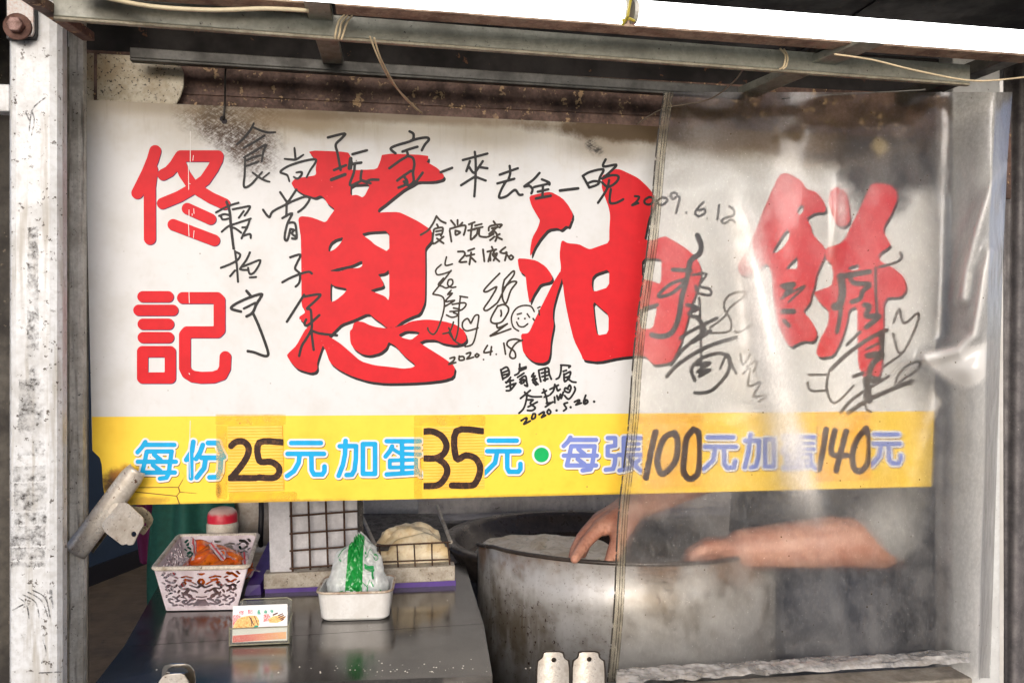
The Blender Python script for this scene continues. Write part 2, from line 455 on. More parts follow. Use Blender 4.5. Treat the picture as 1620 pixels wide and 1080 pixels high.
tong = strokes(R1, 98, '285 150 265 220 220 330 140 490; 240 400 242 862; 258 300 242 430', False) + \
    strokes(R1, 93, '350 342 400 315 445 265 492 190 795 190 790 220 755 290 690 385 600 450 480 520 345 575; 490 250 520 330 570 405 640 470 740 530 850 580; 547 617 735 702; 432 748 766 875', False)
red_char('red rounded character Tong at the top left', tong, dx=1.2, dy=1.2, purple=True)
ji = strokes(R2, 91, '185 150 390 150; 152 260 428 260; 187 373 394 373; 187 482 394 482; 182 596 408 596 408 810 182 810 182 596', False) + \
    strokes(R2, 95, '510 160 790 160 808 178 808 420 790 438 545 438 526 460 526 730 545 770 590 798 660 808 760 805 825 782 852 730 856 640', False)
red_char('red rounded character Ji below the first one', ji, dx=1.2, dy=1.2, purple=True)

Pz = lambda reg, s: chaikin(pts(reg, s))
cong = [Pz(R3, s) for s in (
    '278 88 590 100 612 135 618 160 606 240 700 240 815 235 840 180 858 112 1215 125 1215 160 1200 180 1225 190 1285 225 1320 260 1340 285 1330 310 1260 328 1130 328 1090 355 1030 385 960 440 880 505 825 545 825 572 870 568 985 566 1040 590 1140 640 1215 690 1242 708 1240 775 1235 795 1195 840 1190 860 1192 1000 1190 1224 1185 1274 1150 1354 1080 1379 1010 1414 960 1459 890 1464 860 1434 800 1394 750 1349 640 1399 540 1434 500 1474 450 1524 400 1560 300 1500 280 1459 245 1424 205 1384 265 1344 230 1294 230 1100 228 900 225 760 212 680 205 620 225 598 300 605 370 630 405 645 425 640 450 600 480 560 490 545 430 500 410 460 380 435 335 455 290 440 250 430 200 400 165 370 150 340 185 305 330 285 345 270 340 230 350 170 330 150',
    '280 1459 255 1484 190 1604 130 1659 115 1679 150 1734 200 1784 300 1814 340 1804 355 1779 350 1734 395 1599 430 1560 450 1524 380 1480',
    '395 1599 415 1634 450 1734 520 1789 620 1839 750 1879 880 1894 1050 1892 1200 1884 1330 1869 1410 1844 1425 1764 1330 1694 1200 1614 1140 1574 1000 1530 905 1574 960 1604 1030 1684 1120 1754 1090 1774 1020 1782 930 1769 800 1756 690 1724 600 1644 530 1584 450 1535 420 1545 400 1530 380 1560',
    '890 1469 810 1459 760 1444 710 1419 670 1414 635 1429 625 1474 605 1489 610 1584 640 1629 700 1669 760 1679 840 1659 890 1619 905 1574 1000 1560 1140 1580 1190 1556 1270 1556 1330 1584 1420 1599 1490 1584 1515 1554 1500 1494 1440 1444 1340 1414 1200 1399 1080 1414 1020 1444 970 1459')]
congh = [Pz(R3, s) for s in (
    '610 352 770 345 712 458 660 432 610 440', '440 878 440 840 460 800 500 775 560 760 530 815 490 855', '697 735 760 718 912 712 912 880 800 820 770 790 720 755',
    '440 1025 520 1000 620 980 705 940 702 985 680 1000 600 1005 520 1030', '820 1049 880 1040 912 1008 912 1260 880 1220 800 1190 762 1175 800 1160 860 1145 870 1130 850 1080',
    '455 1114 480 1140 590 1160 560 1200 500 1250 455 1268', '980 1520 1040 1488 1110 1490 1155 1502 1120 1530 1085 1558 1020 1545')]
red_char('large red brush character for scallion with a dark shadow', (), cong, congh)
you = [Pz(R5, s) for s in (
    '180 345 260 325 350 310 440 360 490 420 525 490 490 585 470 572 430 607 400 590 330 600 270 670 225 740 200 800 190 812 190 760 205 670 250 590 268 530 240 490 200 420',
    '93 828 160 830 240 845 310 890 355 950 365 985 345 1010 270 1025 240 1070 215 1110 185 1180 180 1150 165 1060 155 960 110 930 98 880',
    '425 925 370 1015 300 1155 235 1285 190 1385 170 1410 118 1413 125 1485 135 1555 180 1605 230 1635 290 1640 330 1620 345 1565 350 1465 375 1340 365 1285 370 1205 400 1095 432 1000 445 935',
    '745 260 748 185 790 170 850 135 890 138 960 170 1030 205 1100 270 1150 330 1155 400 1140 440 1105 530 1085 640 1075 682 1130 690 1190 670 1240 655 1300 690 1400 750 1480 820 1515 900 1515 960 1490 1050 1470 1110 1440 1185 1400 1345 1350 1505 1290 1625 1250 1640 1150 1655 1110 1615 1085 1585 1030 1580 880 1595 720 1630 600 1615 590 1580 530 1465 490 1305 460 1155 440 995 425 925 430 900 418 800 430 700 445 688 480 710 570 718 620 745 655 758 720 735 805 705 805 600 812 500 800 430 770 350 750 290')]
youh = [Pz(R5, s) for s in (
    '672 975 700 945 805 910 803 1050 680 1090 668 1035', '675 1155 740 1215 800 1265 798 1410 712 1427 695 1345',
    '1058 825 1200 830 1210 850 1205 1030 1140 1005 1058 985', '1040 1225 1060 1220 1175 1185 1165 1265 1140 1375 1040 1375')]
red_char('large red brush character for oil in the middle', (), you, youh)
bing = [Pz(R7, s) for s in (
    '385 150 450 125 520 155 590 205 625 270 700 285 760 350 795 430 780 465 700 465 620 510 660 580 670 640 720 700 780 760 780 830 740 920 710 990 700 1050 690 1098 665 1168 655 1230 590 1308 650 1368 700 1448 715 1508 680 1568 600 1558 530 1588 490 1618 440 1560 370 1400 340 1200 330 1000 290 890 200 960 100 1010 45 980 40 900 100 830 190 620 240 480 320 300',
    '810 380 830 280 880 245 960 290 985 400 1000 540 940 590 880 570 850 500',
    '1180 215 1330 225 1390 280 1400 350 1350 470 1270 610 1330 720 1345 745 1230 825 1265 890 1370 940 1460 1018 1478 1118 1430 1186 1282 1190 1280 1500 1268 1768 1240 1878 1180 1905 1110 1878 1065 1768 1060 1500 1058 1262 985 1290 970 1398 920 1558 850 1688 740 1703 705 1668 730 1568 810 1418 818 1308 740 1238 680 1148 760 1120 840 1090 855 1000 835 900 790 870 780 770 900 735 950 690 1000 590 1080 430 1140 300')]
bingh = [Pz(R7, s) for s in ('325 805 455 605 485 640 470 700 420 770 360 815', '445 955 470 910 550 835 545 950 480 945', '410 1193 440 1128 520 1108 500 1148 430 1188',
                             '980 930 1075 905 1070 955 985 960', '540 450 560 410 605 400 590 470 560 490', '985 1000 1090 985 1080 1010 990 1025')]
red_char('large red brush character for flat cake behind the plastic', (), bing, bingh)

# ---- price line
PA, PB, PC, PD, PE = (200, 680, 6), (440, 660, 6), (650, 660, 6), (880, 660, 6), (1100, 660, 4.765)
def price_char(label, stk, mat, grow=2.9, cut=()):
    fd = field(stk, step=0.9, cut=cut)
    o = meshobj('price_character', march(fd, on(5)), mat, sign); o['label'] = label
    fo = field(stk, step=1.2, grow=grow, cut=cut)
    q = on(2.2)
    meshobj('white_outline', march(fo, on(3.5)), M_OUT, o)
    meshobj('drop_shadow', march(fo, lambda x, y: q(x + 0.9, y + 1.3)), M_BRSH, o)
def mei(reg, w): return strokes(reg, w, '180 112 150 160 105 210; 175 140 455 140; 200 202 430 202 415 300 402 410 380 452 318 460; 192 205 175 300 150 402 460 402; 108 300 470 300; 262 232 322 280; 252 332 322 388', False)
price_char('blue character Mei in the price line', mei(PA, 43), M_BLUE)
price_char('blue character Fen in the price line', strokes(PA, 48, '635 112 622 200 568 282; 614 230 614 455; 725 142 700 210 662 272; 775 122 868 122 890 190 925 255; 712 262 898 262 890 390 866 445 790 448; 752 270 738 360 668 450', False), M_BLUE)
yuan1 = '125 242 405 242; 90 345 435 345; 205 350 195 430 150 510 85 555; 315 350 318 500 340 540 420 540 440 510 440 465'
price_char('blue character Yuan after twenty five', strokes(PB, 46, yuan1, False), M_BLUE)
price_char('blue character Jia in the price line', strokes(PB, 46, '640 222 635 350 615 450 575 552; 585 272 740 272 738 400 725 500 700 543 650 545; 805 252 920 252 920 535 805 535 805 252', False), M_BLUE)
dan = '1030 225 1345 225; 1175 225 1180 530; 1082 275 1060 320 1020 370; =36 1090 300 1170 350; =36 1190 290 1340 290; =40 1190 345 1345 350; =38 1060 408 1310 400 1310 470 1060 475 1060 408; 1030 540 1335 520; =36 1315 490 1355 548'
price_char('blue character Dan half covered by thirty five', strokes(PB, 44, dan, False), M_BLUE)
price_char('blue character Yuan after thirty five', strokes(PC, 45, '740 220 1005 220; 725 320 1030 320; 820 325 800 430 700 530; 915 325 915 480 935 515 1020 515 1040 490 1040 440', False), M_BLUE)
fd = field(strokes(PC, 140, '1240 355'), step=1.0); o = meshobj('green_dot', march(fd, on(5)), M_GREEN, sign)
fo = field(strokes(PC, 182, '1240 355'), step=1.0); meshobj('white_outline', march(fo, on(3.5)), M_OUT, o)
q = on(2.2); meshobj('drop_shadow', march(fo, lambda x, y: q(x + .9, y + 1.3)), M_BRSH, o)
price_char('lilac character Mei left of the plastic hem', strokes(PD, 42, '135 190 112 230 70 272; 130 213 378 213; 145 272 365 272 355 360 342 445 325 492 250 502; 142 275 125 360 100 455 378 455; 72 362 385 362; 210 300 265 345; 203 395 265 440', False), M_LILAC)
price_char('lilac character Zhang under the plastic hem', strokes(PD, 42, '490 195 560 195 560 268 488 278 488 360 562 366 555 440 540 488 470 496; 640 195 800 195; 640 195 640 498; =34 640 250 785 250; =34 640 302 785 302; 590 355 805 355; 600 502 695 480; 690 370 722 430 802 505; 790 400 722 452', False), M_LILAC)
price_char('lilac character Yuan after one hundred', strokes(PE, 34, '95 150 285 150; 70 222 305 222; 150 226 135 320 62 388; 215 226 220 350 240 380 290 375 300 330', False), M_LILAC)
price_char('lilac character Jia behind the plastic', strokes(PE, 34, '415 130 400 260 372 375; 375 175 480 175 475 300 455 368 420 375; 525 165 592 165 592 368 525 368 525 165', False), M_LILAC)
price_char('lilac character Dan under the plastic glare', [([(1236 + (x - 607) * .9, 686 + (y - 692) * .92) for x, y in p], [u * .9 for u in ws]) for p, ws in strokes(PB, 44, dan, False)], M_LILAC)
price_char('lilac last character Yuan after one hundred forty', strokes(PE, 34, '1350 128 1525 128; 1345 198 1540 198; 1400 202 1385 290 1325 360; 1455 202 1460 320 1480 345 1530 345 1545 310 1545 285', False), M_LILAC)

# ---- taped price tags
def tag_mat():
    N = NT('price_tag_card')
    col = N.mix(N.rng(N.noise(25, 6), 0.35, 0.7), C(246, 190, 56), C(234, 172, 42))
    rib = N.wave(70, N.mapping((0.02, 1, 1)), 1.2, 2, 'Z')
    col = N.mix(N.math('MULTIPLY', N.rng(rib, 0.65, 0.95), 0.30), col, C(206, 140, 26))
    return N.done(N.bsdf(col, 0.5, 0, N.bump(rib, 0.35, 0.0008)))
M_TAG = tag_mat()
def tape_mat():
    N = NT('aged_tape')
    tr = N.n('ShaderNodeBsdfTransparent'); tr.inputs[0].default_value = (1, 0.95, 0.80, 1)
    df = N.bsdf(C(246, 186, 62), 0.3)
    mx = N.n('ShaderNodeMixShader'); N.put(mx.inputs[0], N.rng(N.noise(40, 4, .7), 0.3, 0.75, 0.10, 0.45)); N.t.links.new(tr.outputs[0], mx.inputs[1]); N.t.links.new(df, mx.inputs[2])
    return N.done(mx.outputs[0])
M_TAPE = tape_mat()
def price_tag(label, quad, stk, tapes):
    fd = field(polys=[quad], step=2.0)
    y = YS - 0.0028
    P = [at(px, py, y) for px, py in quad]
    mb = MB().slab([(p.x, p.z) for p in P], y, YS - 0.0010)
    o = meshobj('price_tag', mb, M_TAG, sign); o['label'] = label
    quad_in = [(sum(q[0] for q in quad) / 4 + (q[0] - sum(k[0] for k in quad) / 4) * 0.985, q[1]) for q in quad]
    x0, x1 = min(q[0] for q in quad), max(q[0] for q in quad); y0, y1 = min(q[1] for q in quad), max(q[1] for q in quad)
    big = 60
    outside = [[(x0 - big, y0 - big), (x0 + .5, y0 - big), (x0 + .5, y1 + big), (x0 - big, y1 + big)], [(x1 - .8, y0 - big), (x1 + big, y0 - big), (x1 + big, y1 + big), (x1 - .8, y1 + big)]]
    fdg = field(stk, step=0.9, rough=0.5, cut=outside)
    meshobj('number', march(fdg, lambda px, py: at(px, py, y - 0.0002)), M_DIGIT, o)
    for t in tapes:
        meshobj('tape', march(field(polys=[t], step=3), lambda px, py: at(px, py, YS - 0.00092)), M_TAPE, o)
price_tag('yellow card tag with 25 in dark brown marker', [(360, 673), (446.5, 672), (449, 775), (361, 778)],
          strokes(PA, 62, '995 150 1040 112 1110 110 1158 160 1150 240 1090 340 1000 445; 985 455 1225 455; 1475 115 1262 118 1262 290 1370 300 1435 340 1452 390 1425 440 1370 455 1260 448', True),
          [[(341, 655), (452, 655), (452, 671.5), (341, 672)], [(342, 673), (359.5, 673), (359.5, 790), (342, 786)], [(362, 779), (470, 777), (470, 791), (362, 792)]])
price_tag('yellow card tag with 35 in dark brown marker', [(669.5, 675), (766.5, 674), (766.5, 772), (669.5, 774)],
          strokes(PC, 62, '118 135 200 132 290 175 338 260 315 340 240 385 135 388; 240 385 310 430 345 490 330 560 260 640 118 650; 678 130 432 130 430 385 520 360 610 385 655 460 650 540 610 625 560 645 390 645', True),
          [[(655, 657), (768, 656), (768, 673), (655, 674)], [(655, 675), (668, 675), (668, 788), (655, 788)]])
price_tag('yellow card tag with 100 under the plastic', [(1017, 672), (1111, 670), (1110.5, 768), (1016, 772)],
          strokes(PD, 60, '940 140 895 340 850 570; 1120 145 1020 200 960 380 975 500 1010 535 1080 480 1140 380 1150 220 1120 145; 1300 115 1235 200 1212 380 1205 500 1240 570 1300 575 1350 500 1365 300 1350 150 1300 115', True),
          [[(1010, 655), (1112, 654), (1112, 669), (1010, 671)]])
price_tag('yellow card tag with 140 under the plastic', [(1293, 669), (1377, 667), (1378, 758), (1293, 761)],
          strokes(PE, 46, '985 90 960 250 930 390; 1050 100 1025 270 1140 285; 1135 105 1090 280 1060 400; 1285 80 1210 180 1182 300 1200 390 1250 400 1300 330 1312 180 1285 80', True),
          [[(1290, 651), (1378, 650), (1378, 666), (1290, 668)]])

# ---- marker handwriting on the sign
HA, HB, HC, HD, HE, HF = (330, 180, 7.2), (500, 190, 7.2), (710, 220, 5.4), (980, 280, 7.714), (330, 300, 7.2), (340, 440, 7.2)
HG, HH, HI, HJ, HK = (660, 330, 7.2), (660, 400, 5.4), (780, 560, 9), (1020, 360, 3.6), (1210, 400, 4)
def pen(name, label, stk, mat=None, layer=6.5, step=0.8, taper=0.35):
    if 'behind the plastic' in label or 'heart at the right' in label: stk = [(p, [u * 1.32 for u in ws]) for p, ws in stk]
    o = meshobj(name, march(field(stk, step=step, rough=0.12, grow=.28), on(layer)), mat or M_MARKER, sign); o['label'] = label; return o
pen('inscription', 'black marker handwriting along the top', 
    strokes(HA, 24, '515 110 480 180 400 280 320 350; 515 158 600 195 680 215 760 212; 640 248 540 310 400 390; 400 500 520 430 650 355 625 430 605 545; 420 540 500 500 590 475; 430 595 500 570 570 545; 415 500 410 700 400 810 420 840 490 800 560 720 610 665; 500 670 570 720 640 760 695 775; 690 675 620 730; 978 390 985 460 990 520; 865 515 940 522 1000 520 1080 468; 920 770 895 700 820 670 850 630 950 580 1100 535 1215 520 1215 560 1160 640 1115 725; 1000 670 1060 665 1050 710 1010 740 970 720', taper=.25) +
    strokes(HB, 27, '135 200 325 155 290 210 225 280 245 380 280 570; 205 570 340 515; =36 175 680 330 620; 415 390 580 345; 380 540 420 500 515 485; 440 510 430 600 385 740 480 710 520 690 570 700 620 680 710 680; 520 580 510 640 520 690 620 720; 1065 130 1110 160 1105 220 1080 235; 905 380 850 330 900 295 1050 250 1150 215 1260 200 1285 225 1240 280 1205 345; 985 360 1070 330 1155 305; 1040 370 1040 410 960 460 835 550; 1040 410 1100 430 1120 500 1105 600 1110 700 1050 745 1000 700; 1080 580 990 640 925 690; 1000 640 1040 720 940 770; 1215 600 1150 690; 1100 720 1130 700; 1420 595 1550 545; =40 395 440 380 550') +
    strokes(HC, 19, '222 110 230 200 228 350 218 490; 120 180 330 125; 180 190 150 275; 175 240 215 290 260 235 290 190; 265 240 330 250; 225 320 160 360 105 395; 235 325 315 355; 520 230 525 290 510 345; 435 305 590 250; 415 380 560 340; 490 360 450 430 430 500 490 490 540 450 570 435 600 475 630 475; 775 290 720 350 645 405 690 400 715 430 705 465; 795 345 855 370 860 390; 730 410 860 380; 760 450 850 430; 805 400 800 490; =22 745 508 870 485; =22 950 440 1105 422; 1145 315 1200 415; 1145 315 1210 280 1320 260 1290 330 1275 385 1200 415; 1195 375 1240 360 1290 365; 1340 175 1320 235 1430 220 1390 270 1310 340; 1310 340 1390 310 1450 320 1430 370 1360 410 1310 370; 1370 350 1350 430 1275 545; 1385 430 1375 540 1430 545 1490 515'))
pen('date', 'black handwritten date 2009.6.12', strokes(HD, 25, '190 235 240 245 210 300 155 345 230 320; 365 245 310 280 310 320 360 338 415 300 410 260 365 245; 520 250 465 285 465 325 520 342 578 300 570 262 520 250; 700 205 655 190 625 220 650 270 700 240 735 250 715 340 690 440; 815 435; 1020 310 940 400 925 450 970 480 1040 440 1035 390 970 410; 1215 340 1195 515; 1340 360 1395 400 1390 470 1290 500 1245 540 1290 565 1360 520 1410 555; =18 1072 505'))
pen('signature', 'black handwritten name running down the far left', strokes(HE, 22, '=28 205 140 240 250 255 420 285 670; 85 260 220 190 340 150; 120 300 180 280 230 290; 140 300 160 340 230 330; 275 225 400 200 470 190 450 240 410 295; 345 320 400 245; 150 480 220 420 300 390 480 330; 250 430 300 440 370 490; 470 335 440 420 385 430; 440 430 400 500 375 555; 385 530 470 505 480 550; 300 700 320 850 335 1050; 140 890 240 850 330 800 360 740 310 710; 300 920 245 985; 470 715 430 800 365 890 370 910 450 915; 380 880 480 840 590 805 530 930 470 960 450 890; 470 1000 540 995') +
    strokes(HF, 29, '360 145 410 205; 295 380 190 350 210 310 300 260 420 210 530 180 520 220 470 300 430 390 360 435; =24 330 345 460 280; 430 390 490 520 560 700 600 820 605 875 560 885 450 845 375 830'))
pen('signature', 'black handwritten name running down beside the scallion character', strokes(HE, 24, '815 30 890 140; 1000 0 920 120 890 150; 620 230 690 315 730 250 880 170 1010 110 1110 80 1150 110 1090 200 1020 255; 890 150 885 300; 840 325 950 270 900 380 870 500 870 570 900 570 930 450; 900 380 980 380 1000 480 1000 555 950 555; 940 450 970 460 950 500 985 530; 930 770 1045 740 1010 830 985 900 1040 960 1032 1058 992 1103; 840 1055 920 1010 1040 960 1140 935 1175 955') +
    strokes(HF, 26, '1015 190 820 495; 1015 210 1200 185 1130 270 1050 345 1090 360 1100 470 1100 580 1040 690 990 770 960 885; 1040 470 1020 520 1060 535 1190 420; 1100 600 1110 700 1125 815; 1110 600 1200 630 1390 650'))
pen('inscription', 'two small handwritten lines between the big characters', strokes(HG, 20, '220 85 180 170 120 250 40 300; 225 95 270 140 325 165; 225 180 240 210; 190 240 180 400 300 320; 200 230 285 215 290 260 270 310; 215 260 270 250; 215 300 260 290; 225 340 300 395; 385 135 430 190; 460 130 460 180; 515 160 480 200; 370 250 390 375; 375 230 540 190 545 250 530 300; 435 250 440 300 490 270 440 250; 590 180 655 155; 580 250 660 235; 625 180 610 350 670 300; 660 195 735 175; 650 230 745 210; 690 230 680 290 650 330; 710 230 710 310 790 325; 870 145 890 175; 815 250 830 200 960 180 940 215; 850 225 920 210; 900 220 820 290 880 260 910 310 890 370; 870 290 810 320; 880 320 830 360; 940 290 905 315 965 350; 465 490 530 490 540 530 480 605 560 605; 580 480 650 455; 560 540 650 520; 615 500 595 635; 620 560 665 605; 750 465 765 600; 850 435 860 460; 800 490 900 465; 840 490 810 600; 830 520 835 590; 880 480 860 530 910 510 870 590; 870 540 935 600; 1005 440 945 490 990 510 1020 500 1000 590; 1015 520 1035 540; 1070 530 1045 555 1070 580 1095 555 1070 530'), M_MARKER2)
pen('signature', 'thin brown looping signature with a heart', strokes(HH, 12, '250 35 240 105 300 95; 205 100 160 145 170 185 220 180 290 155; 290 150 230 230 140 340 150 355 200 365 230 400 225 500 180 640 140 695 100 670 90 640; 225 215 180 270 215 285 250 300 300 270 300 230 270 230 260 270 290 295 330 290; 290 320 260 355 300 345 240 415 320 405 230 460; 365 370 430 380; 370 370 355 500 350 650 320 750 290 690 270 640; 300 440 400 425 415 450 370 490 280 500; 310 470 360 480; 250 530 300 550 350 530 310 510; 220 690 280 670 310 590; 270 680 320 750 370 780; 455 600 430 560 390 590 390 640 430 665 520 640; 460 600 490 540 520 530 525 560 500 700 470 780 410 800'), M_MARKER2)
pen('signature', 'thin brown looping signature left of the smiling face', strokes(HH, 13, '705 175 640 240 570 320 600 330 680 290 620 400 570 475 600 490 680 430; 745 230 820 155 825 190 760 280 700 400 680 430; 745 230 730 300 730 390 760 430 800 320 850 250 800 250 730 310; 690 450 630 560 650 600 720 590 770 520 780 470 740 440 690 455; 715 490 720 520 715 540; 680 605 690 640 770 605; 800 648 625 710 690 665 770 605'), M_MARKER2)
pen('smiling_face', 'small hand drawn smiling face in brown pen', strokes(HH, 11, '1000 500 970 455 900 450 840 480 805 550 820 630 865 665; 855 525 890 515; 940 520 960 550; =15 865 560; =15 920 560; 850 590 870 625 910 630 945 605; 1030 470 1050 460; 1040 490 1045 530; 990 560 1000 575'), M_MARKER2)
pen('date', 'brown handwritten date 2020.4.18', strokes(HH, 13, '280 900 320 890 310 920 270 950 330 935; 360 880 360 915 400 910 395 885 365 885; 420 860 455 850 450 875 425 905 480 890; 510 860 495 875 510 890 528 872 510 860; 567 910; 600 790 570 850 640 840; 635 800 625 870; 675 865; 740 770 755 865; 890 750 840 735 780 750 770 790 830 840 840 890 810 900 790 870 820 800 860 760 900 745'), M_MARKER2)
pen('inscription', 'small black handwriting with a heart above the date 2020.5.26', strokes(HI, 25, '110 220 140 360; 120 220 200 185 230 290 140 350; 130 265 210 235; 140 300 210 280; 250 330 190 410; 180 400 290 370; 240 350 250 510; 190 465 300 420; 190 520 250 510 325 415; 380 140 370 260 310 300; 370 210 470 180; 380 240 470 200; 350 330 440 270; 380 360 460 310 480 400 490 455 450 440; 380 400 440 360 440 400 400 420; 580 270 550 320 600 310 560 370 620 350; 570 400 610 440; 600 380 640 430; 650 230 660 300 680 390; 650 230 780 195 800 280 830 355; 690 270 780 250; 700 320 780 300; 740 220 740 380; 720 370 780 350; 965 155 1095 165 1080 190; 970 160 965 250 940 330 900 355; 1000 245 1045 230; 1010 280 1020 390 1090 330; 1020 290 1100 250 1090 310 1030 330; 1060 340 1120 390 1180 400; 390 630 530 515; 450 540 480 590 465 690 430 780 370 840; 490 580 560 605 690 605; 500 650 570 650 530 700 600 760 560 800 490 800; 500 750 630 680; 720 500 760 620 770 700; 700 550 760 520; 730 610 790 590; 745 750 850 680; 760 700 820 690; 810 500 930 440; 880 430 860 520 810 580; 900 450 920 520 955 500; 875 610 880 690; 910 590 930 650 960 570 970 630 1000 540; 1070 500 1030 480 1020 520 1080 545 1110 480 1090 440 1065 480; 1160 465 1170 510 1120 600 1070 640 1020 590; 400 945 470 905 480 930 440 995 530 950; 570 850 550 900 560 925 600 900 600 850 570 850; 655 860 720 820 725 850 690 900 750 870; 795 785 770 820 795 855 822 820 795 785; =34 905 800; 1060 690 1010 710 1045 770 1005 805; =32 1105 755; 1160 680 1220 650 1230 670 1180 720 1255 695; 1320 585 1290 680 1310 710 1350 680 1330 650 1295 690; =34 1440 675'))
pen('signature', 'thick grey brush pen signature behind the plastic hem', strokes(HJ, 14, '=22 300 45 320 100 310 150 260 190 240 290 210 400 190 520 150 600 90 620 40 610; =17 160 240 260 245; 90 395 80 380 150 320 230 300 160 370 90 395; 0 460 70 440; =10 270 270 350 265 310 330 370 350 370 385 300 370 290 330; =9 310 400 315 500 320 700 320 830; =16 240 440 300 460 250 490 310 520; 200 630 260 590 410 515; =18 300 510 340 590 270 650 370 590; 150 780 220 690 330 600; =16 125 845 200 770 350 680 520 625; 285 870 265 800 330 740 430 715 480 750 470 830 390 920 330 940 285 940; 290 780 370 770 300 820 370 810 310 845; =10 430 800 470 720 500 790 520 830'), M_MARKER)
pen('signature', 'thin grey looping pen signature behind the plastic glare', strokes(HJ, 8, '370 570 450 510 490 450 570 390 560 365 480 385 450 450 490 530 480 590 380 600; 515 590 540 595 615 550; 545 720 560 780 600 720; 580 790 640 760 620 820; 560 830 600 800 590 900 660 880 620 960 700 950 650 990'), M_MARKER2)
pen('signature', 'scrawled grey signature with a heart at the right', strokes(HK, 10, '=12 725 90 830 60 865 30 855 0; =12 700 95 700 220 710 400; =24 470 150 660 120; =36 480 150 490 250 470 330 440 340; =22 540 140 560 190 660 200 620 240 600 290 550 310; =20 480 350 470 430 455 500; =24 630 330 660 340 640 400 720 400 640 470; =14 520 580 600 500; =18 420 735 520 640 660 540 770 490; 640 610 720 570; =28 650 650 740 640 680 700 660 780 700 800; =20 730 500 740 640; =16 560 780 620 760; =32 640 800 660 930; 410 740 390 850 440 950 560 840; =14 480 1010 560 920 780 780; =20 530 1010 650 930 830 850 930 810; 630 900 640 980 670 1005; 815 440 850 355 880 445 970 380 950 480 860 640 810 510; 750 720 850 650; 820 860 840 780 900 710 985 685 960 740 850 820 920 830; =24 110 210 180 200 130 220; 100 290 250 210 150 310; =24 110 370 180 370; =20 120 430 150 460; 280 770 390 770; 270 820 290 870 380 870'), M_MARKER2)
meshobj('scratch', march(field(strokes((0, 0, 1), 0.9, '301 208 301 256; 306 246 305 254; 298 257 298.5 300; 299 332 299 344; 298 352 299 374; 304 338 304 341; 306.5 330 307 338; 299 462 299.5 479; 299 590 300 592; 301 665 300 700; 299.5 706 301 755; 307 365 306 376; 298 290 301 291', False), step=0.5), on(7.2)), M_SCRATCH, sign)
meshobj('rivet_hole', march(field(strokes((0, 0, 1), 9, '352 188; 355 192', False), step=0.8, rough=.5), on(7.0)), M_SHADOW, sign)

# =================================================================== THE SETTING: ground, shop room behind the stall, roof
M_GROUND = worn('ground_concrete', (0.22, 0.21, 0.20, 1), (0.15, 0.145, 0.14, 1), 0.8, vs=3, speck=(0.06, 0.055, 0.05, 1), speck_scale=30)
g = struct(meshobj('ground', MB().add([(-60, -60, 0), (60, -60, 0), (60, 60, 0), (-60, 60, 0)], [(0, 1, 2, 3)]), M_GROUND))
M_FLOOR = worn('shop_floor', C(96, 82, 66), C(70, 60, 50), 0.45, vs=4, speck=C(40, 34, 28), speck_scale=30)
struct(meshobj('shop_floor', MB().box((0.6, 4.3, 0.006), (7.5, 4.2, 0.012)), M_FLOOR))
M_NAVY = plain('navy_wall', C(40, 56, 74), 0.6, scale=6)
M_WALLG = worn('grey_wall', C(104, 100, 96), C(76, 72, 70), 0.7, vs=5, speck=C(50, 46, 42))
M_BOUNCE = worn('pale_bounce_wall', (0.60, 0.585, 0.55, 1), (0.48, 0.46, 0.42, 1), 0.8, vs=3)
M_SKIRT = plain('skirting', C(22, 20, 24), 0.5)
wl0, wl1 = atz(60, 958, 0.012), atz(262, 878, 0.012)
dv = (wl1 - wl0); nrm = Vector((-dv.y, dv.x, 0)).normalized()
def wallslab(a, b, z0, z1, th, n):
    return MB().hexa([a + Vector((0, 0, z0)), b + Vector((0, 0, z0)), b + n * th + Vector((0, 0, z0)), a + n * th + Vector((0, 0, z0))],
                     [a + Vector((0, 0, z1)), b + Vector((0, 0, z1)), b + n * th + Vector((0, 0, z1)), a + n * th + Vector((0, 0, z1))])
wall_a = struct(meshobj('wall_left', wallslab(wl0 - dv * .3, wl1 + dv * .2, 0.0, 3.0, 0.1, nrm), M_NAVY))
meshobj('skirting', wallslab(wl0 - dv * .3, wl1 + dv * .2, 0.0, 0.12, -0.02, nrm), M_SKIRT, wall_a)
struct(meshobj('bounce_wall', MB().box((1.65, 3.3, 1.75), (3.84, 0.12, 3.5)), M_BOUNCE))  # added close and pale to bounce sun onto the dark interior
struct(meshobj('wall_far', MB().box((-1.6, 6.9, 1.5), (4.0, 0.12, 3.0)), M_WALLG))

M_ROOF = worn('roof_underside', C(36, 31, 30), C(20, 18, 18), 0.75, vs=10, speck=C(90, 60, 40), speck_scale=60)
roof = thing('stall_roof', 'dark rusty sheet metal roof over the stall', 'roof', (0.2, 1.3, 2.02))
for k in range(9):
    x0 = -1.05 + k * 0.31
    meshobj('roof_sheet', MB().box((x0 + 0.155, 1.20, 2.06 + (k % 2) * 0.003), (0.312, 0.86, 0.004), Matrix.Rotation(R(3), 3, 'X')), M_ROOF, roof)

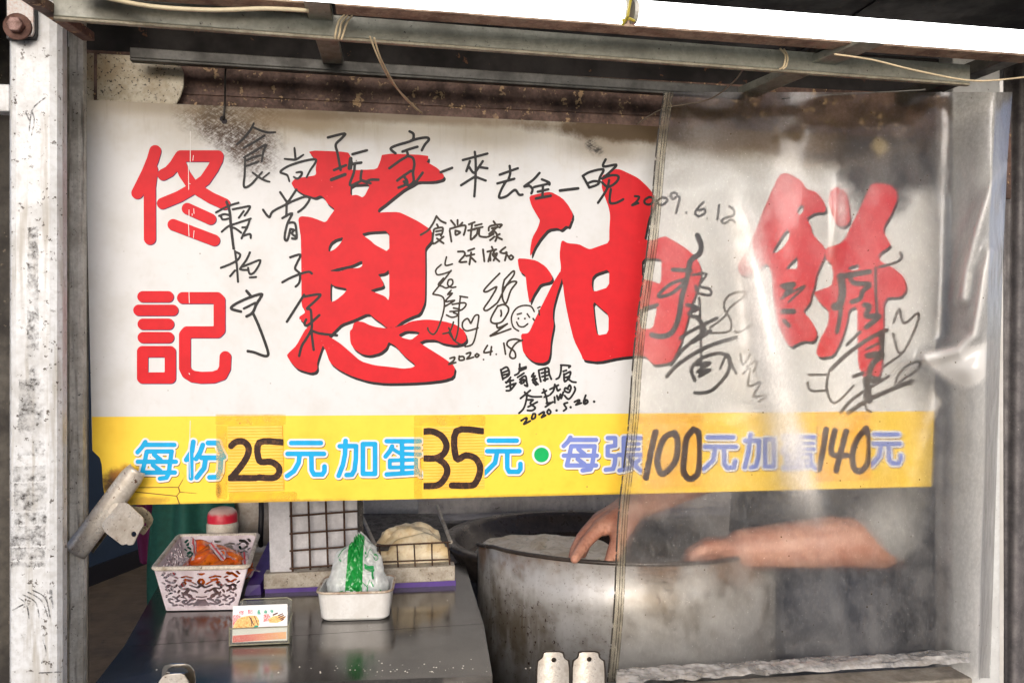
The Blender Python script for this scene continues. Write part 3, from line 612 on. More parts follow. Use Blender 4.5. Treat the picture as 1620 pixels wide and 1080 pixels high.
# ------------------------------------------------------------------ steel
M_POST = worn('post_paint', (0.64, 0.655, 0.66, 1), (0.42, 0.415, 0.395, 1), 0.38, vs=14, vamt=(.42, .74), speck=C(74, 66, 58), speck_scale=150, speck_r=.36, streak=C(158, 152, 140), bump=.2)
M_STEEL = worn('old_steel', C(222, 218, 206), C(166, 160, 146), 0.45, 0.0, vs=20, speck=C(46, 34, 26), speck_scale=260, speck_r=.3, streak=C(84, 76, 66))
M_BEAM = worn('beam_paint', C(142, 142, 128), C(106, 104, 92), 0.5, 0.0, vs=16, speck=C(48, 40, 32), speck_scale=240, speck_r=.25)
M_LIP = worn('beam_lip', C(160, 152, 130), C(112, 104, 86), 0.5, vs=25, speck=C(70, 54, 40), speck_scale=220)
M_DKBEAM = worn('dark_beam', C(80, 78, 70), C(52, 50, 45), 0.5, vs=20, speck=C(24, 22, 20))
M_RUST = worn('rusty_header', C(118, 90, 76), C(58, 44, 38), 0.7, vs=20, speck=C(172, 142, 104), speck_scale=70, speck_r=.46, bump=.7)
M_WOOD = worn('dusty_board', C(156, 134, 112), C(104, 82, 68), 0.8, vs=26, speck=C(160, 150, 130), speck_scale=180, speck_r=.3, bump=.5)

post = thing('steel_post', 'white painted steel corner post with ink smears at the left edge', 'post', at(55, 1080, 1.15) * 1.0)
YP = 1.12
a, b = at(12, 540, YP).x, at(94, 540, YP).x
mb = MB()
prof = [(a, YP + .05), (a, YP + .006), (a + .004, YP + .001), (a + .010, YP), (b - .012, YP), (b - .004, YP + .003), (b, YP + .010), (b + .001, YP + .022), (b - .004, YP + .022), (b - .004, YP + .012), (b - .010, YP + .006), (a + .008, YP + .006), (a + .005, YP + .05)]
mb.hexa([(x, y, 0.0) for x, y in prof], [(x, y, 2.02) for x, y in prof])
meshobj('channel', mb, M_POST, post)
c, d = at(105.5, 540, 1.232).x, at(131.0, 540, 1.232).x
rl = thing('door_rail', 'narrow speckled steel rail beside the white corner post', 'rail', (c, 1.2, 0))
prof = [(c, 1.262), (c, 1.236), (c + .003, 1.232), (d - .006, 1.232), (d - .001, 1.235), (d, 1.240), (d, 1.247), (c + .012, 1.262)]
meshobj('rail', MB().hexa([(x, y, 0.0) for x, y in prof], [(x, y, 1.99) for x, y in prof]), M_STEEL, rl)
meshobj('rail_edge', MB().tube([(c + .002, 1.232, 0.02), (c + .002, 1.232, 1.9)], 0.0018, 6), M_LIP, rl)
# ink smears on the post: dark rubbed print, its own film
def smear_mat(name, col, lo, hi, sc):
    N = NT(name)
    tr = N.n('ShaderNodeBsdfTransparent'); df = N.bsdf(col, 0.6)
    mx = N.n('ShaderNodeMixShader')
    f = N.math('MULTIPLY', N.rng(N.noise(sc, 4, .75), lo, hi), N.rng(N.noise(sc * .22, 2, .6), 0.30, 0.56))
    N.put(mx.inputs[0], N.math('MULTIPLY', f, .72)); N.t.links.new(tr.outputs[0], mx.inputs[1]); N.t.links.new(df, mx.inputs[2])
    return N.done(mx.outputs[0])
M_SMEAR = smear_mat('ink_smear', C(92, 90, 88), 0.36, 0.72, 120)
M_INK = smear_mat('ink_line', C(52, 52, 54), 0.36, 0.60, 160)
mp = lambda px, py: at(px, py, YP - 0.0003)
for poly in ([(20, 738), (72, 736), (73, 760), (21, 762)], [(22, 764), (74, 763), (73, 806), (22, 808)], [(22, 811), (73, 809), (73, 828), (22, 830)], [(18, 832), (72, 831), (73, 862), (16, 863)],
             [(16, 866), (72, 865), (73, 884), (16, 885)], [(16, 888), (74, 887), (73, 896), (16, 897)], [(44, 360), (60, 358), (62, 600), (42, 600)], [(30, 600), (70, 598), (70, 720), (28, 720)]):
    meshobj('ink_smear', march(field(polys=[poly], step=1.5, rough=3.0), mp), M_SMEAR, post)
for s in ('44 936 66 950 76 977; 52 933 72 946 79 976; 36 940 56 952 62 976; 30 945 42 956 46 978; 20 964 36 956; =5 80 934 80 944; 74 934 82 950 84 962; 62 1064 97 1062; 68 1012 73 1032 66 1048', '46 208 50 176 62 162 73 154; 50 176 54 190 50 214; 40 176 46 190'):
    meshobj('ink_line', march(field(strokes((0, 0, 1), 2.2, s), step=.8), mp), M_INK, post)
# bracket and bolt
br = thing('bolted_bracket', 'white bracket plate with a rusty hex bolt atop the left post', 'bracket', at(35, 60, 1.11))
M_BRK = worn('bracket_paint', (0.66, 0.65, 0.63, 1), C(190, 140, 110), 0.45, vs=30, vamt=(.5, .72), speck=C(120, 70, 44), speck_scale=120)
P = [at(x, y, 1.112) for x, y in ((13, -12), (36, -2), (55, 14), (56, 52), (53, 59), (14, 60))]
meshobj('plate', MB().slab([(p.x, p.z) for p in P], 1.107, 1.1115), M_BRK, br, bevel=.001)
P2 = [at(x, y, 1.1145) for x, y in ((11, -12), (36, -4), (57.5, 13), (58, 54), (55, 61.5), (12, 62.5))]
meshobj('shadow_gap', MB().slab([(p.x, p.z) for p in P2], 1.1117, 1.1195), M_SKIRT, br)  # dark slab standing in for the shadow round the plate
M_BOLT = worn('rusty_bolt', C(150, 118, 110), C(98, 70, 60), 0.55, .2, vs=60, speck=C(60, 40, 34))
bc = at(27, 42, 1.104)
def cyl_y(c, r, y0, y1, n=6, r1=None):
    return MB().hexa([(c.x + r * math.cos(2 * math.pi * k / n), y1, c.z + r * math.sin(2 * math.pi * k / n)) for k in range(n)],
                     [(c.x + (r1 or r) * math.cos(2 * math.pi * k / n), y0, c.z + (r1 or r) * math.sin(2 * math.pi * k / n)) for k in range(n)])
meshobj('washer', cyl_y(bc, .017, 1.1035, 1.1068, 24), worn('rust_ring', C(104, 66, 50), C(70, 46, 38), .7, vs=60), br, bevel=.0008)
meshobj('bolt', cyl_y(bc, .0105, 1.0950, 1.1034, 6, .0098), M_BOLT, br, bevel=.0012)
# pale crossbar peeping out left of the post
tag(meshobj('crossbar', MB().box(at(-18, 157, 1.16), (.06, .02, .036)), M_POST, bevel=.002), 'short pale crossbar end poking out left of the white post', 'crossbar')

# right post, wrapped in plastic
rp = thing('steel_post', 'pale grey corner post seen through the plastic at the right', 'post', (at(1545, 540, 1.30).x, 1.30, 0))
a, b = at(1508, 540, 1.29).x, at(1583, 540, 1.29).x
M_POST2 = worn('post_paint_grey', (0.62, 0.63, 0.61, 1), (0.48, 0.48, 0.46, 1), 0.4, vs=12, speck=C(80, 74, 68), speck_scale=200, bump=.2)
meshobj('channel', MB().box(((a + b) / 2, 1.315, 1.0), (b - a, .05, 2.0)), M_POST2, rp, bevel=.004)

# ------------------------------------------------------------------ roof frame of angle iron
def angle(name, label, p0, p1, h, dpt, t=.004, mat=None, lipmat=None, cat='beam', parent=None):
    """an angle iron from p0 to p1 (lower front corner): upright flange of height h, shelf of depth dpt at its foot"""
    p0, p1 = Vector(p0), Vector(p1); d = (p1 - p0).normalized(); n = Vector((-d.y, d.x, 0)).normalized(); u = Vector((0, 0, 1))
    if n.y < 0: n = -n
    th = thing(name, label, cat, (p0 + p1) / 2)
    q = lambda P, y, z: P + n * y + u * z
    fl = MB().hexa([q(p0, 0, 0), q(p0, t, 0), q(p0, t, h), q(p0, 0, h)], [q(p1, 0, 0), q(p1, t, 0), q(p1, t, h), q(p1, 0, h)])
    meshobj('flange', fl, mat or M_BEAM, th, bevel=.0012)
    sh = MB().hexa([q(p0, -.0006, -t), q(p0, dpt, -t), q(p0, dpt, -.0002), q(p0, -.0006, -.0002)], [q(p1, -.0006, -t), q(p1, dpt, -t), q(p1, dpt, -.0002), q(p1, -.0006, -.0002)])
    meshobj('shelf', sh, lipmat or M_LIP, th, bevel=.0012)
    return th
angle('angle_beam', 'long grey green angle iron beam crossing above the sign', at(84, 25, 1.02), at(1535, 131, 1.10), .027, .007)
angle('angle_beam', 'thin dark grey angle iron just over the rusty header', at(205, 91, 1.235), at(1178, 152, 1.235), .015, .012, mat=M_DKBEAM, lipmat=M_DKBEAM)
def bar(name, label, p0, p1, w_, h, mat, cat='beam'):
    p0, p1 = Vector(p0), Vector(p1); d = (p1 - p0).normalized(); s = d.cross(Vector((0, 0, 1))).normalized(); u = s.cross(d)
    loop = lambda P: [P - s * w_ / 2 - u * h / 2, P + s * w_ / 2 - u * h / 2, P + s * w_ / 2 + u * h / 2, P - s * w_ / 2 + u * h / 2]
    o = meshobj(name, MB().hexa(loop(p0), loop(p1)), mat, bevel=.0015); return tag(o, label, cat)
bar('roof_crossbar', 'short grey crossbar running back above the left twine', at(498, -12, .96), at(527, 96, 1.24), .030, .012, M_BEAM, 'crossbar')
bar('roof_brace', 'slanting grey brace under the roof near the right twine', at(1395, 56, 1.00), at(1180, 147, 1.22), .036, .012, M_BEAM, 'brace')
bar('roof_crossbar', 'dark crossbar running back behind the slanting brace', at(1315, 60, 1.03), at(1255, 118, 1.24), .020, .012, M_DKBEAM, 'crossbar')
bar('roof_rail', 'brown rusty roof rail slanting down to the left post', at(20, -24, .94), at(140, 58, 1.14), .016, .012, M_RUST, 'rail')
bar('roof_rail', 'dark roof rail slanting above the right post', at(1640, 72, 1.06), at(1400, 168, 1.34), .03, .02, M_DKBEAM, 'rail')
p0, p1 = at(530, 8, .975), at(1640, 90, 1.045)
tag(meshobj('roof_board', MB().hexa([p0, p1, p1 + Vector((0, .028, .001)), p0 + Vector((0, .028, .001))], [p0 + Vector((0, 0, .02)), p1 + Vector((0, 0, .02)), p1 + Vector((0, .028, .022)), p0 + Vector((0, .028, .022))]), M_WOOD), 'dusty brown board behind the tube lights', 'board')
p0, p1 = at(112, -22, .97), at(482, 5, .99)
tag(meshobj('roof_board', MB().hexa([p0, p1, p1 + Vector((0, .028, .001)), p0 + Vector((0, .028, .001))], [p0 + Vector((0, 0, .02)), p1 + Vector((0, 0, .02)), p1 + Vector((0, .028, .022)), p0 + Vector((0, .028, .022))]), M_WOOD), 'dusty brown board at the upper left corner', 'board')
# rusty header behind the sign's top
hx0, hx1 = at(122, 100, 1.30).x, at(1600, 100, 1.30).x
hz = at(600, 118, 1.30).z
hd = thing('header_beam', 'rusty brown steel header beam behind the top of the sign', 'beam', ((hx0 + hx1) / 2, 1.30, hz))
mb = MB(); zs = [hz - .16, hz - .045, hz - .041, hz + .012]
meshobj('face', MB().box(((hx0 + hx1) / 2, 1.304, hz - .015), (hx1 - hx0, .006, .060)), M_RUST, hd, bevel=.001)
meshobj('lower_flange', MB().box(((hx0 + hx1) / 2, 1.302, hz - .105), (hx1 - hx0, .006, .1184)), M_RUST, hd, bevel=.002)
meshobj('upper_flange', MB().box(((hx0 + hx1) / 2, 1.33, hz + .05), (hx1 - hx0, .005, .08)), M_ROOF, hd, bevel=.001)
# enamelled plate
M_ENAM = worn('speckled_plate', C(206, 198, 174), C(160, 140, 108), 0.5, vs=14, speck=C(44, 34, 24), speck_scale=230, speck_r=.5)
poly = [(136, 84), (270, 92), (284, 100), (291, 116), (291, 138), (285, 156), (276, 170), (136, 170)]
P = [at(x, y, 1.285) for x, y in poly]
pl = tag(meshobj('metal_plate', MB().slab([(p.x, p.z) for p in P], 1.283, 1.287), M_ENAM, bevel=.0015), 'beige rust speckled metal plate with rounded end above the sign', 'plate')
pl['_base'] = (0, 0, 0)
p0, p1 = at(151, 84, 1.282), at(151, 166, 1.282)
meshobj('seam', MB().tube([p0, p1], .0022, 6), M_RUST, pl)

# ------------------------------------------------------------------ lit tube lights
def glow(name, col, st):
    N = NT(name); e = N.n('ShaderNodeEmission'); e.inputs[0].default_value = col; e.inputs[1].default_value = st
    return N.done(e.outputs[0])
M_TUBE = glow('lit_tube', (1.0, 1.0, 0.98, 1), 5.0)
M_CAP = plain('tube_cap', C(196, 194, 184), .4)
def tl(px): return 5 + (px - 560) * 0.0755 - 18.5
def tube_light(label, xa, xb, cap_at):
    th = thing('tube_light', label, 'lamp', at((xa + xb) / 2, tl((xa + xb) / 2), .84), 'tube lights over the stall')
    A, B = at(xa, tl(xa), .84), at(xb, tl(xb), .84); dd = (B - A).normalized()
    meshobj('tube', MB().tube([A + dd * .005, B - dd * .005], .0125, 20), M_TUBE, th, smooth=True)
    for p, s in ((A, 1), (B, -1)):
        meshobj('end_cap', MB().tube([p, p + dd * s * .0045], .0120, 20), M_CAP, th)
tube_light('left one of the two lit white tube lights at the top', 200, 992, 1)
tube_light('right one of the two lit white tube lights at the top', 1000, 1860, 1)
M_TIE = plain('tie_wire', C(176, 160, 60), .5)
tag(meshobj('tie_wire', MB().tube([at(985, 40, .83), at(993, 26, .822), at(996, 8, .822), at(1000, -8, .83)], .0016, 6).tube([at(984, 33, .828), at(996, 30, .826), at(1004, 34, .828)], .0016, 6), M_TIE), 'yellowish tie wire at the joint between the two tube lights', 'wire')

# ------------------------------------------------------------------ twine, cable, hook wire
M_TWINE = plain('twine', C(206, 186, 150), .8, scale=200)
def curve(ps, k=8): 
    q = [ps[0]] + list(ps) + [ps[-1]]; out = []
    for i in range(1, len(q) - 2):
        for j in range(k):
            t = j / k; a_, b_, c_, d_ = q[i - 1], q[i], q[i + 1], q[i + 2]
            out.append(0.5 * (2 * b_ + (c_ - a_) * t + (2 * a_ - 5 * b_ + 4 * c_ - d_) * t * t + (3 * b_ - a_ - 3 * c_ + d_) * t ** 3))
    return out + [ps[-1]]
def twine(label, paths, r=.0014, mat=None, name='twine', cat='twine'):
    mb = MB()
    for p in paths: mb.tube(curve([at(*q) for q in p]), r, 7)
    return tag(meshobj(name, mb, mat or M_TWINE, smooth=True), label, cat)
twine('cream twine tied round the beam above the scallion character', [[(545, 24, 1.035), (536, 34, 1.028), (531, 52, 1.026), (530, 62, 1.03)], [(550, 25, 1.035), (541, 36, 1.028), (537, 54, 1.026), (535, 62, 1.03)], [(557, 25, 1.035), (549, 36, 1.028), (543, 54, 1.026), (540, 63, 1.03)]], .0013)
twine('double twine end dangling down to the sign top', [[(585, 58, 1.03), (600, 95, 1.06), (618, 128, 1.12), (642, 155, 1.18), (667, 179, 1.245)], [(592, 60, 1.03), (602, 92, 1.06), (622, 130, 1.12), (640, 155, 1.18), (660, 175, 1.245)]], .0012)
twine('cream twine tied round the beam near the slanting brace', [[(1234, 77, 1.075), (1242, 88, 1.069), (1240, 104, 1.067), (1233, 110, 1.07)], [(1240, 78, 1.075), (1246, 90, 1.069), (1244, 104, 1.067), (1238, 110, 1.07)]], .0013)
twine('thin wire sagging from the beam to the hem of the plastic', [[(1178, 106, 1.08), (1160, 130, 1.12), (1120, 158, 1.17), (1050, 172, 1.20), (1008, 196, 1.235)]], .0011, plain('thin_wire', C(120, 108, 92), .5), 'wire', 'wire')
twine('pale slack wire draped behind the beam at the right', [[(1238, 156, 1.20), (1320, 150, 1.21), (1400, 146, 1.22), (1500, 140, 1.25)]], .0012, plain('pale_wire', C(150, 148, 140), .5), 'wire', 'wire')
twine('cream cable sagging along the beam at the upper left', [[(120, -14, 1.0), (230, 9, .985), (330, 16, .985), (420, 14, .99), (488, 17, 1.0)]], .0026, plain('cream_cable', C(196, 182, 150), .6), 'cable', 'cable')
twine('twine lying along the beam right of the slanting brace', [[(1320, 86, 1.03), (1380, 95, 1.035), (1450, 112, 1.05), (1540, 128, 1.06), (1625, 122, 1.06)]], .0013)
twine('dark hook wire holding the sign through its top left hole', [[(358, 92, 1.275), (356, 130, 1.262), (356, 160, 1.246), (354, 180, 1.244), (353, 189, 1.2475)]], .0015, plain('hook_wire', C(70, 66, 62), .4, .6), 'hook_wire', 'wire')

def left_sheet(u, v):
    py = -40 + 1160 * v; px = -110 + 250 * u; return at(px, py, 1.62 + .012 * math.sin(8 * u + 2 * v))
tag(meshobj('tarpaulin', MB().grid(left_sheet, 20, 40), worn('olive_tarp', C(74, 68, 58), C(44, 40, 36), .7, vs=14, speck=C(110, 100, 84), speck_scale=120), smooth=True, solid=.002), 'dark olive tarpaulin behind the white post at the left edge', 'tarpaulin')

# =================================================================== COUNTER AND THINGS ON IT
ZC = 1.005
def steel_mat(name, col, rough, sc=1.0):
    N = NT(name)
    brush = N.noise(1.0, 2, .7, N.mapping((260, 12, 40)))
    c = N.mix(N.rng(N.noise(7, 3, .65), .35, .7), col, tuple(x * .72 for x in col[:3]) + (1,))
    sp = N.math('MULTIPLY', N.rng(N.noise(240, 2, .7), .70, .74), .8)
    c = N.mix(sp, c, (0.75, 0.74, 0.72, 1))
    r = N.math('ADD', N.rng(N.noise(9, 3, .7), .3, .7, rough * .7, rough * 1.5), N.math('MULTIPLY', brush, .06))
    return N.done(N.bsdf(c, r, 0.9, N.bump(brush, .12, .0004)))
M_COUNTER = steel_mat('counter_steel', (0.20, 0.19, 0.178, 1), 0.13)
M_FRONTSTEEL = steel_mat('front_steel', (0.42, 0.41, 0.39, 1), 0.35)
fl, frp, brp, blp = atz(100, 1090, ZC), atz(779, 1068, ZC), atz(735, 890, ZC), atz(262, 905, ZC)
fl2 = atz(143, 1090, ZC)
seam_a, seam_b = atz(196, 1022, ZC), atz(765, 986, ZC)
ct = thing('counter', 'dark shiny stainless steel counter below the sign', 'counter', ((fl2.x + frp.x) / 2, 1.4, 0))
def slab_z(poly, z0, z1):
    return MB().hexa([(p.x, p.y, z0) for p in poly], [(p.x, p.y, z1) for p in poly])
e = (seam_b - seam_a).normalized() * 0.0; off = Vector((0, .0006, 0))
meshobj('steel_top', slab_z([fl2, frp, seam_b - off, seam_a - off], ZC - .03, ZC), M_COUNTER, ct)
meshobj('steel_top', slab_z([seam_a + off, seam_b + off, brp, blp], ZC - .03, ZC), M_COUNTER, ct)
meshobj('cabinet', slab_z([fl2 + Vector((.03, .03, 0)), frp + Vector((-.02, .03, 0)), brp + Vector((-.02, -.02, 0)), blp + Vector((.02, -.02, 0))], 0.0, ZC - .031), M_FRONTSTEEL, ct)
# front ledge
lz = at(900, 1070, 1.10).z
M_LEDGE = worn('ledge_paint', C(150, 142, 128), C(104, 96, 84), .5, vs=18, speck=C(90, 70, 50), speck_scale=160, bump=.4)
lg = thing('front_ledge', 'pale worn front ledge along the bottom of the stall', 'ledge', (.3, 1.10, 0))
a_, b_ = at(700, 1106, 1.12), at(1515, 1106, 1.12)
meshobj('ledge_top', MB().box(((a_.x + b_.x) / 2, 1.112, a_.z - .012), (b_.x - a_.x, .05, .02)), M_LEDGE, lg, bevel=.003)
meshobj('front_panel', MB().box(((a_.x + b_.x) / 2, 1.118, (a_.z - .024) / 2), (b_.x - a_.x, .03, a_.z - .026)), M_FRONTSTEEL, lg)

# ------------------------------------------------------------------ lace basket
M_BASKET = worn('basket_plastic', C(230, 218, 222), C(204, 188, 190), .42, vs=30, speck=C(120, 90, 70), speck_scale=120, speck_r=.16, bump=.1)
M_BRIM = worn('basket_rim', C(226, 216, 200), C(150, 128, 98), .45, vs=40, vamt=(.48, .8), speck=C(90, 70, 50))
kf = [atz(264, 965, ZC + .002), atz(374, 963, ZC + .002)]
HB_ = .080
wdir = (kf[1] - kf[0]); ddir = Vector((-.026, .245, 0))
kb = [kf[0] + ddir, kf[1] + ddir]
def flare(p, sx, sy, k=.017): return p + Vector((sx * k, sy * k, HB_))
bot = [kf[0], kf[1], kb[1], kb[0]]
top = [flare(kf[0], -1, -.9), flare(kf[1], 1.25, -.9), flare(kb[1], 1.25, .8), flare(kb[0], -1, .8)]
bk = thing('lace_basket', 'pinkish white plastic lace basket holding sauce packets', 'basket', (bot[0] + bot[2]) / 2)
HALF = '''=3.4 50 13 53 11; =3.4 50 13 47 11; =5 50 12; =4 51 21 53 26 51 31 54 35; =3 56 30 62 25 70 22; =3 56 35 63 31; =6 70 27 72 31; =3.5 60 42 66 37 72 38; =5 67 41 70 46 64 50; =3 55 44 58 41; =3.4 60 18 66 16; =3.4 66 15 72 17; =3 62 22 68 20;
=3 77 18 80 16; =4 80 22 83 26; =4 86 26 90 22; =5 88 31 91 33; =4 84 33 86 38 83 42; =3 79 30 82 34; =3.4 76 32 74 37; =3 77 40 79 44; =5 90 40 92 38; =3 87 44 91 46; =4 84 10 88 14 91 17; =3.4 90 8 93 12; =5 80 10 82 12;
=3 74 44 73 50; =3 71 54 76 52; =3.4 66 52 62 54; =4 59 56 65 58; =4 70 58 75 61 72 65; =3 78 49 82 53; =3.4 86 51 82 56; =3 79 58 84 60; =3.4 88 56 92 55 93 60 89 63; =3.4 84 66 89 67; =4 62 64 68 66; =3 57 62 60 68; =4 54 58 57 66; =3 50.5 58 51 68; =3 52.5 58 54.5 68; =3 50 53 56 52; =3 75 68 80 66; =3 66 60 70 63; =2.6 94 48 95 52; =2.6 93 28 95 25'''
def lace(mirror_reps=1):
    st = strokes((0, 0, 1), 3, HALF, True); res = []
    for p, ws in st:
        res.append((p, [max(1.2, u * 1.02) for u in ws])); res.append(([(100 - x, y) for x, y in p], [max(1.2, u * 1.02) for u in ws]))
    if mirror_reps == 1: return res, 100
    out = []
    for k in range(mirror_reps):
        for p, ws in res: out.append(([(x + 100 * k, y) for x, y in p], ws))
    return out, 100 * mirror_reps
def lace_panel(q, reps, name, parent, holes=True):
    """q = bottom-left, bottom-right, top-right, top-left"""
    st, W = lace(reps)
    F, x0, y0, s = field(st, step=.85, frame=(-1, -1, W + 1, 78))
    F = -F
    ny, nx = F.shape
    X = x0 + np.arange(nx) * s; Y = y0 + np.arange(ny) * s
    gx, gy = np.meshgrid(X, Y)
    F = np.maximum(F, np.maximum(np.maximum(-gx, gx - W), np.maximum(-gy, gy - 76)))
    F[np.abs(F) < 1e-4] = 1e-4
    def mp(x, y):
        u = min(max(x / W, 0), 1); v = 1 - min(max(y / 76, 0), 1)
        a = q[0].lerp(q[1], u); b = q[3].lerp(q[2], u); return a.lerp(b, v)
    mb = march((F, x0, y0, s), mp, cells=True); mb.flat = False
    return meshobj(name, mb, M_BASKET, parent, solid=.0022, merge=True)
lace_panel([bot[0], bot[1], top[1], top[0]], 1, 'front_wall', bk)
lace_panel([bot[1], bot[2], top[2], top[1]], 2, 'side_wall', bk)
lace_panel([bot[3], bot[2], top[2], top[3]], 1, 'back_wall', bk)
lace_panel([bot[3], bot[0], top[0], top[3]], 2, 'side_wall', bk)
meshobj('bottom', MB().hexa([p + Vector((0, 0, .0)) for p in bot], [p + Vector((0, 0, .002)) for p in bot]), M_BASKET, bk)
def rounded_loop(ps, r=.012, n=5):
    out = []
    for i in range(len(ps)):
        a, b, c = ps[i - 1], ps[i], ps[(i + 1) % len(ps)]
        p, q_ = b + (a - b).normalized() * r, b + (c - b).normalized() * r
        for k in range(n + 1):
            t = k / n; out.append(p.lerp(b, t).lerp(b.lerp(q_, t), t))
    return out
lp = rounded_loop([t + (t - sum(top, Vector()) / 4).normalized() * .004 for t in top], .014)
meshobj('rim', MB().tube(lp + [lp[0], lp[1]], .0042, 10, False), M_BRIM, bk, smooth=True)
# sauce packets
def packet_mat():
    N = NT('sauce_packet')
    g_ = N.noise(22, 5, .6)
    col = N.mix(N.rng(g_, .35, .65), C(214, 74, 16), C(244, 128, 30))
    col = N.mix(N.rng(N.noise(60, 6, .7), .55, .7), col, C(120, 24, 8))
    return N.done(N.bsdf(col, .16, 0, N.bump(N.noise(55, 3), .5, .004), Coat_Weight=.6))
M_SAUCE = packet_mat()
M_SEAL = NT('packet_seal'); 
_tr = M_SEAL.n('ShaderNodeBsdfTransparent'); _tr.inputs[0].default_value = (1, .96, .95, 1); _d = M_SEAL.bsdf((.85, .74, .74, 1), .2)
_mx = M_SEAL.n('ShaderNodeMixShader'); M_SEAL.put(_mx.inputs[0], M_SEAL.rng(M_SEAL.noise(60, 4), .3, .7, .35, .75)); M_SEAL.t.links.new(_tr.outputs[0], _mx.inputs[1]); M_SEAL.t.links.new(_d, _mx.inputs[2])
M_SEAL = M_SEAL.done(_mx.outputs[0])
M_STRIPE = plain('packet_stripe', C(206, 60, 66), .3)
def packet(label, c, L, W_, T, rot, seed):
    rs = random.Random(seed); M = Matrix.Rotation(rot[2], 3, 'Z') @ Matrix.Rotation(rot[1], 3, 'Y') @ Matrix.Rotation(rot[0], 3, 'X')
    th = thing('sauce_packet', label, 'packet', c, 'sauce packets heaped in the lace basket')
    ph = [rs.uniform(0, 6) for _ in range(4)]
    def fn(sgn):
        def f(u, v):
            x, y = (u - .5) * 2, (v - .5) * 2
            b = max(0, (1 - x ** 4) * (1 - y ** 4)) ** .6
            z = sgn * T / 2 * b + .003 * math.sin(5 * x + ph[0]) * math.sin(4 * y + ph[1]) + .002 * math.sin(9 * y + ph[2])
            return M @ Vector((x * L / 2, y * W_ / 2 * (1 - .10 * b), z)) + Vector(c)
        return f
    meshobj('pouch', MB().grid(fn(1), 14, 12).grid(fn(-1), 14, 12), M_SAUCE, th, smooth=True, merge=True)
    for s in (-1, 1):
        def g2(u, v, s=s):
            x = s * (1 + u * .28); y = (v - .5) * 2
            z = .003 * math.sin(5 * x + ph[0]) * math.sin(4 * y + ph[1]) + .0035 * u * math.sin(8 * y + ph[3])
            return M @ Vector((x * L / 2, y * W_ / 2, z)) + Vector(c)
        meshobj('seal', MB().grid(g2, 4, 12), M_SEAL, th, smooth=True, solid=.0005)
        def g3(u, v, s=s):
            x = s * (1.10 + u * .07); y = (v - .5) * 2
            z = .003 * math.sin(5 * x + ph[0]) * math.sin(4 * y + ph[1]) + .0035 * (.1 + u * .07) / .28 * math.sin(8 * y + ph[3]) + .0009
            return M @ Vector((x * L / 2, y * W_ / 2, z)) + Vector(c)
        meshobj('stripe', MB().grid(g3, 1, 12), M_STRIPE, th, smooth=True)
def bpos(u, v, z): 
    a = bot[0].lerp(bot[1], u); b = bot[3].lerp(bot[2], u); p = a.lerp(b, v); return p + Vector((0, 0, z))
for lab, u, v, z, L, W_, T, rot, sd in (
        ('dark orange sauce packet leaning at the left of the heap', .34, .46, .052, .075, .062, .022, (R(28), R(-35), R(20)), 1),
        ('orange sauce packet with its pink striped seal raised at the back', .55, .66, .062, .080, .060, .020, (R(34), R(24), R(35)), 2),
        ('orange sauce packet lying at the front right of the heap', .68, .46, .052, .080, .060, .020, (R(18), R(-8), R(10)), 3),
        ('orange sauce packet at the right side near the basket rim', .90, .60, .058, .062, .055, .020, (R(20), R(28), R(60)), 4),
        ('orange sauce packet under the others in the middle', .46, .50, .034, .080, .062, .022, (R(8), R(10), R(-15)), 5),
        ('orange sauce packet at the bottom left of the basket', .24, .62, .022, .08, .062, .022, (R(4), R(6), R(70)), 6),
        ('orange sauce packet at the bottom back of the basket', .50, .80, .026, .085, .062, .022, (R(-6), R(8), R(5)), 7),
        ('orange sauce packet at the bottom right of the basket', .78, .60, .024, .085, .062, .022, (R(6), R(-6), R(-30)), 8)):
    packet(lab, bpos(u, v, z), L, W_, T, rot, sd)
# clear crinkled bag of straws/film at the left of the basket
M_FILM = NT('clear_film'); _t = M_FILM.n('ShaderNodeBsdfTransparent'); _g = M_FILM.bsdf((.9, .88, .9, 1), .12); _m = M_FILM.n('ShaderNodeMixShader')
M_FILM.put(_m.inputs[0], M_FILM.rng(M_FILM.noise(1, 5, .7, M_FILM.mapping((180, 180, 30))), .45, .7, .10, .65)); M_FILM.t.links.new(_t.outputs[0], _m.inputs[1]); M_FILM.t.links.new(_g, _m.inputs[2]); M_FILM = M_FILM.done(_m.outputs[0])
def film(u, v):
    x = u; p = bpos(.02 + .30 * u, .12 + .45 * v, .030 + .035 * math.sin(math.pi * min(1, u * 1.1)) + .004 * math.sin(38 * u + 9 * v) + .003 * math.sin(23 * v))
    return p
tag(meshobj('clear_bag', MB().grid(film, 44, 30), M_FILM, smooth=True, solid=.0006), 'crinkled clear bag at the left inside the lace basket', 'bag')

# ------------------------------------------------------------------ shaker jar
sj = atz(352, 902, ZC)
sj = Vector((at(352, 850, kb[0].y + .055).x, kb[0].y + .055, ZC))
sk = thing('shaker_jar', 'white shaker jar with a faded red domed cap behind the basket', 'jar', sj)
zt = at(352, 806, sj.y).z; kz = zt - ZC
rr = 22.5 * sj.y / FPX
M_JARW = worn('jar_white', C(226, 218, 204), C(188, 176, 156), .4, vs=30, bump=.05)
meshobj('body', MB().lathe([(0, 0), (rr * 1.02, 0), (rr * 1.05, .01), (rr * 1.05, kz * .55), (rr * 1.0, kz * .60)], sj, 32), M_JARW, sk, smooth=True)
meshobj('collar', MB().lathe([(rr * 1.0, kz * .60), (rr * 1.02, kz * .605), (rr * 1.02, kz - .030), (rr * .98, kz - .026)], sj, 32), M_JARW, sk, smooth=True)
Nn = NT('red_cap'); zz = Nn.sep()[2]
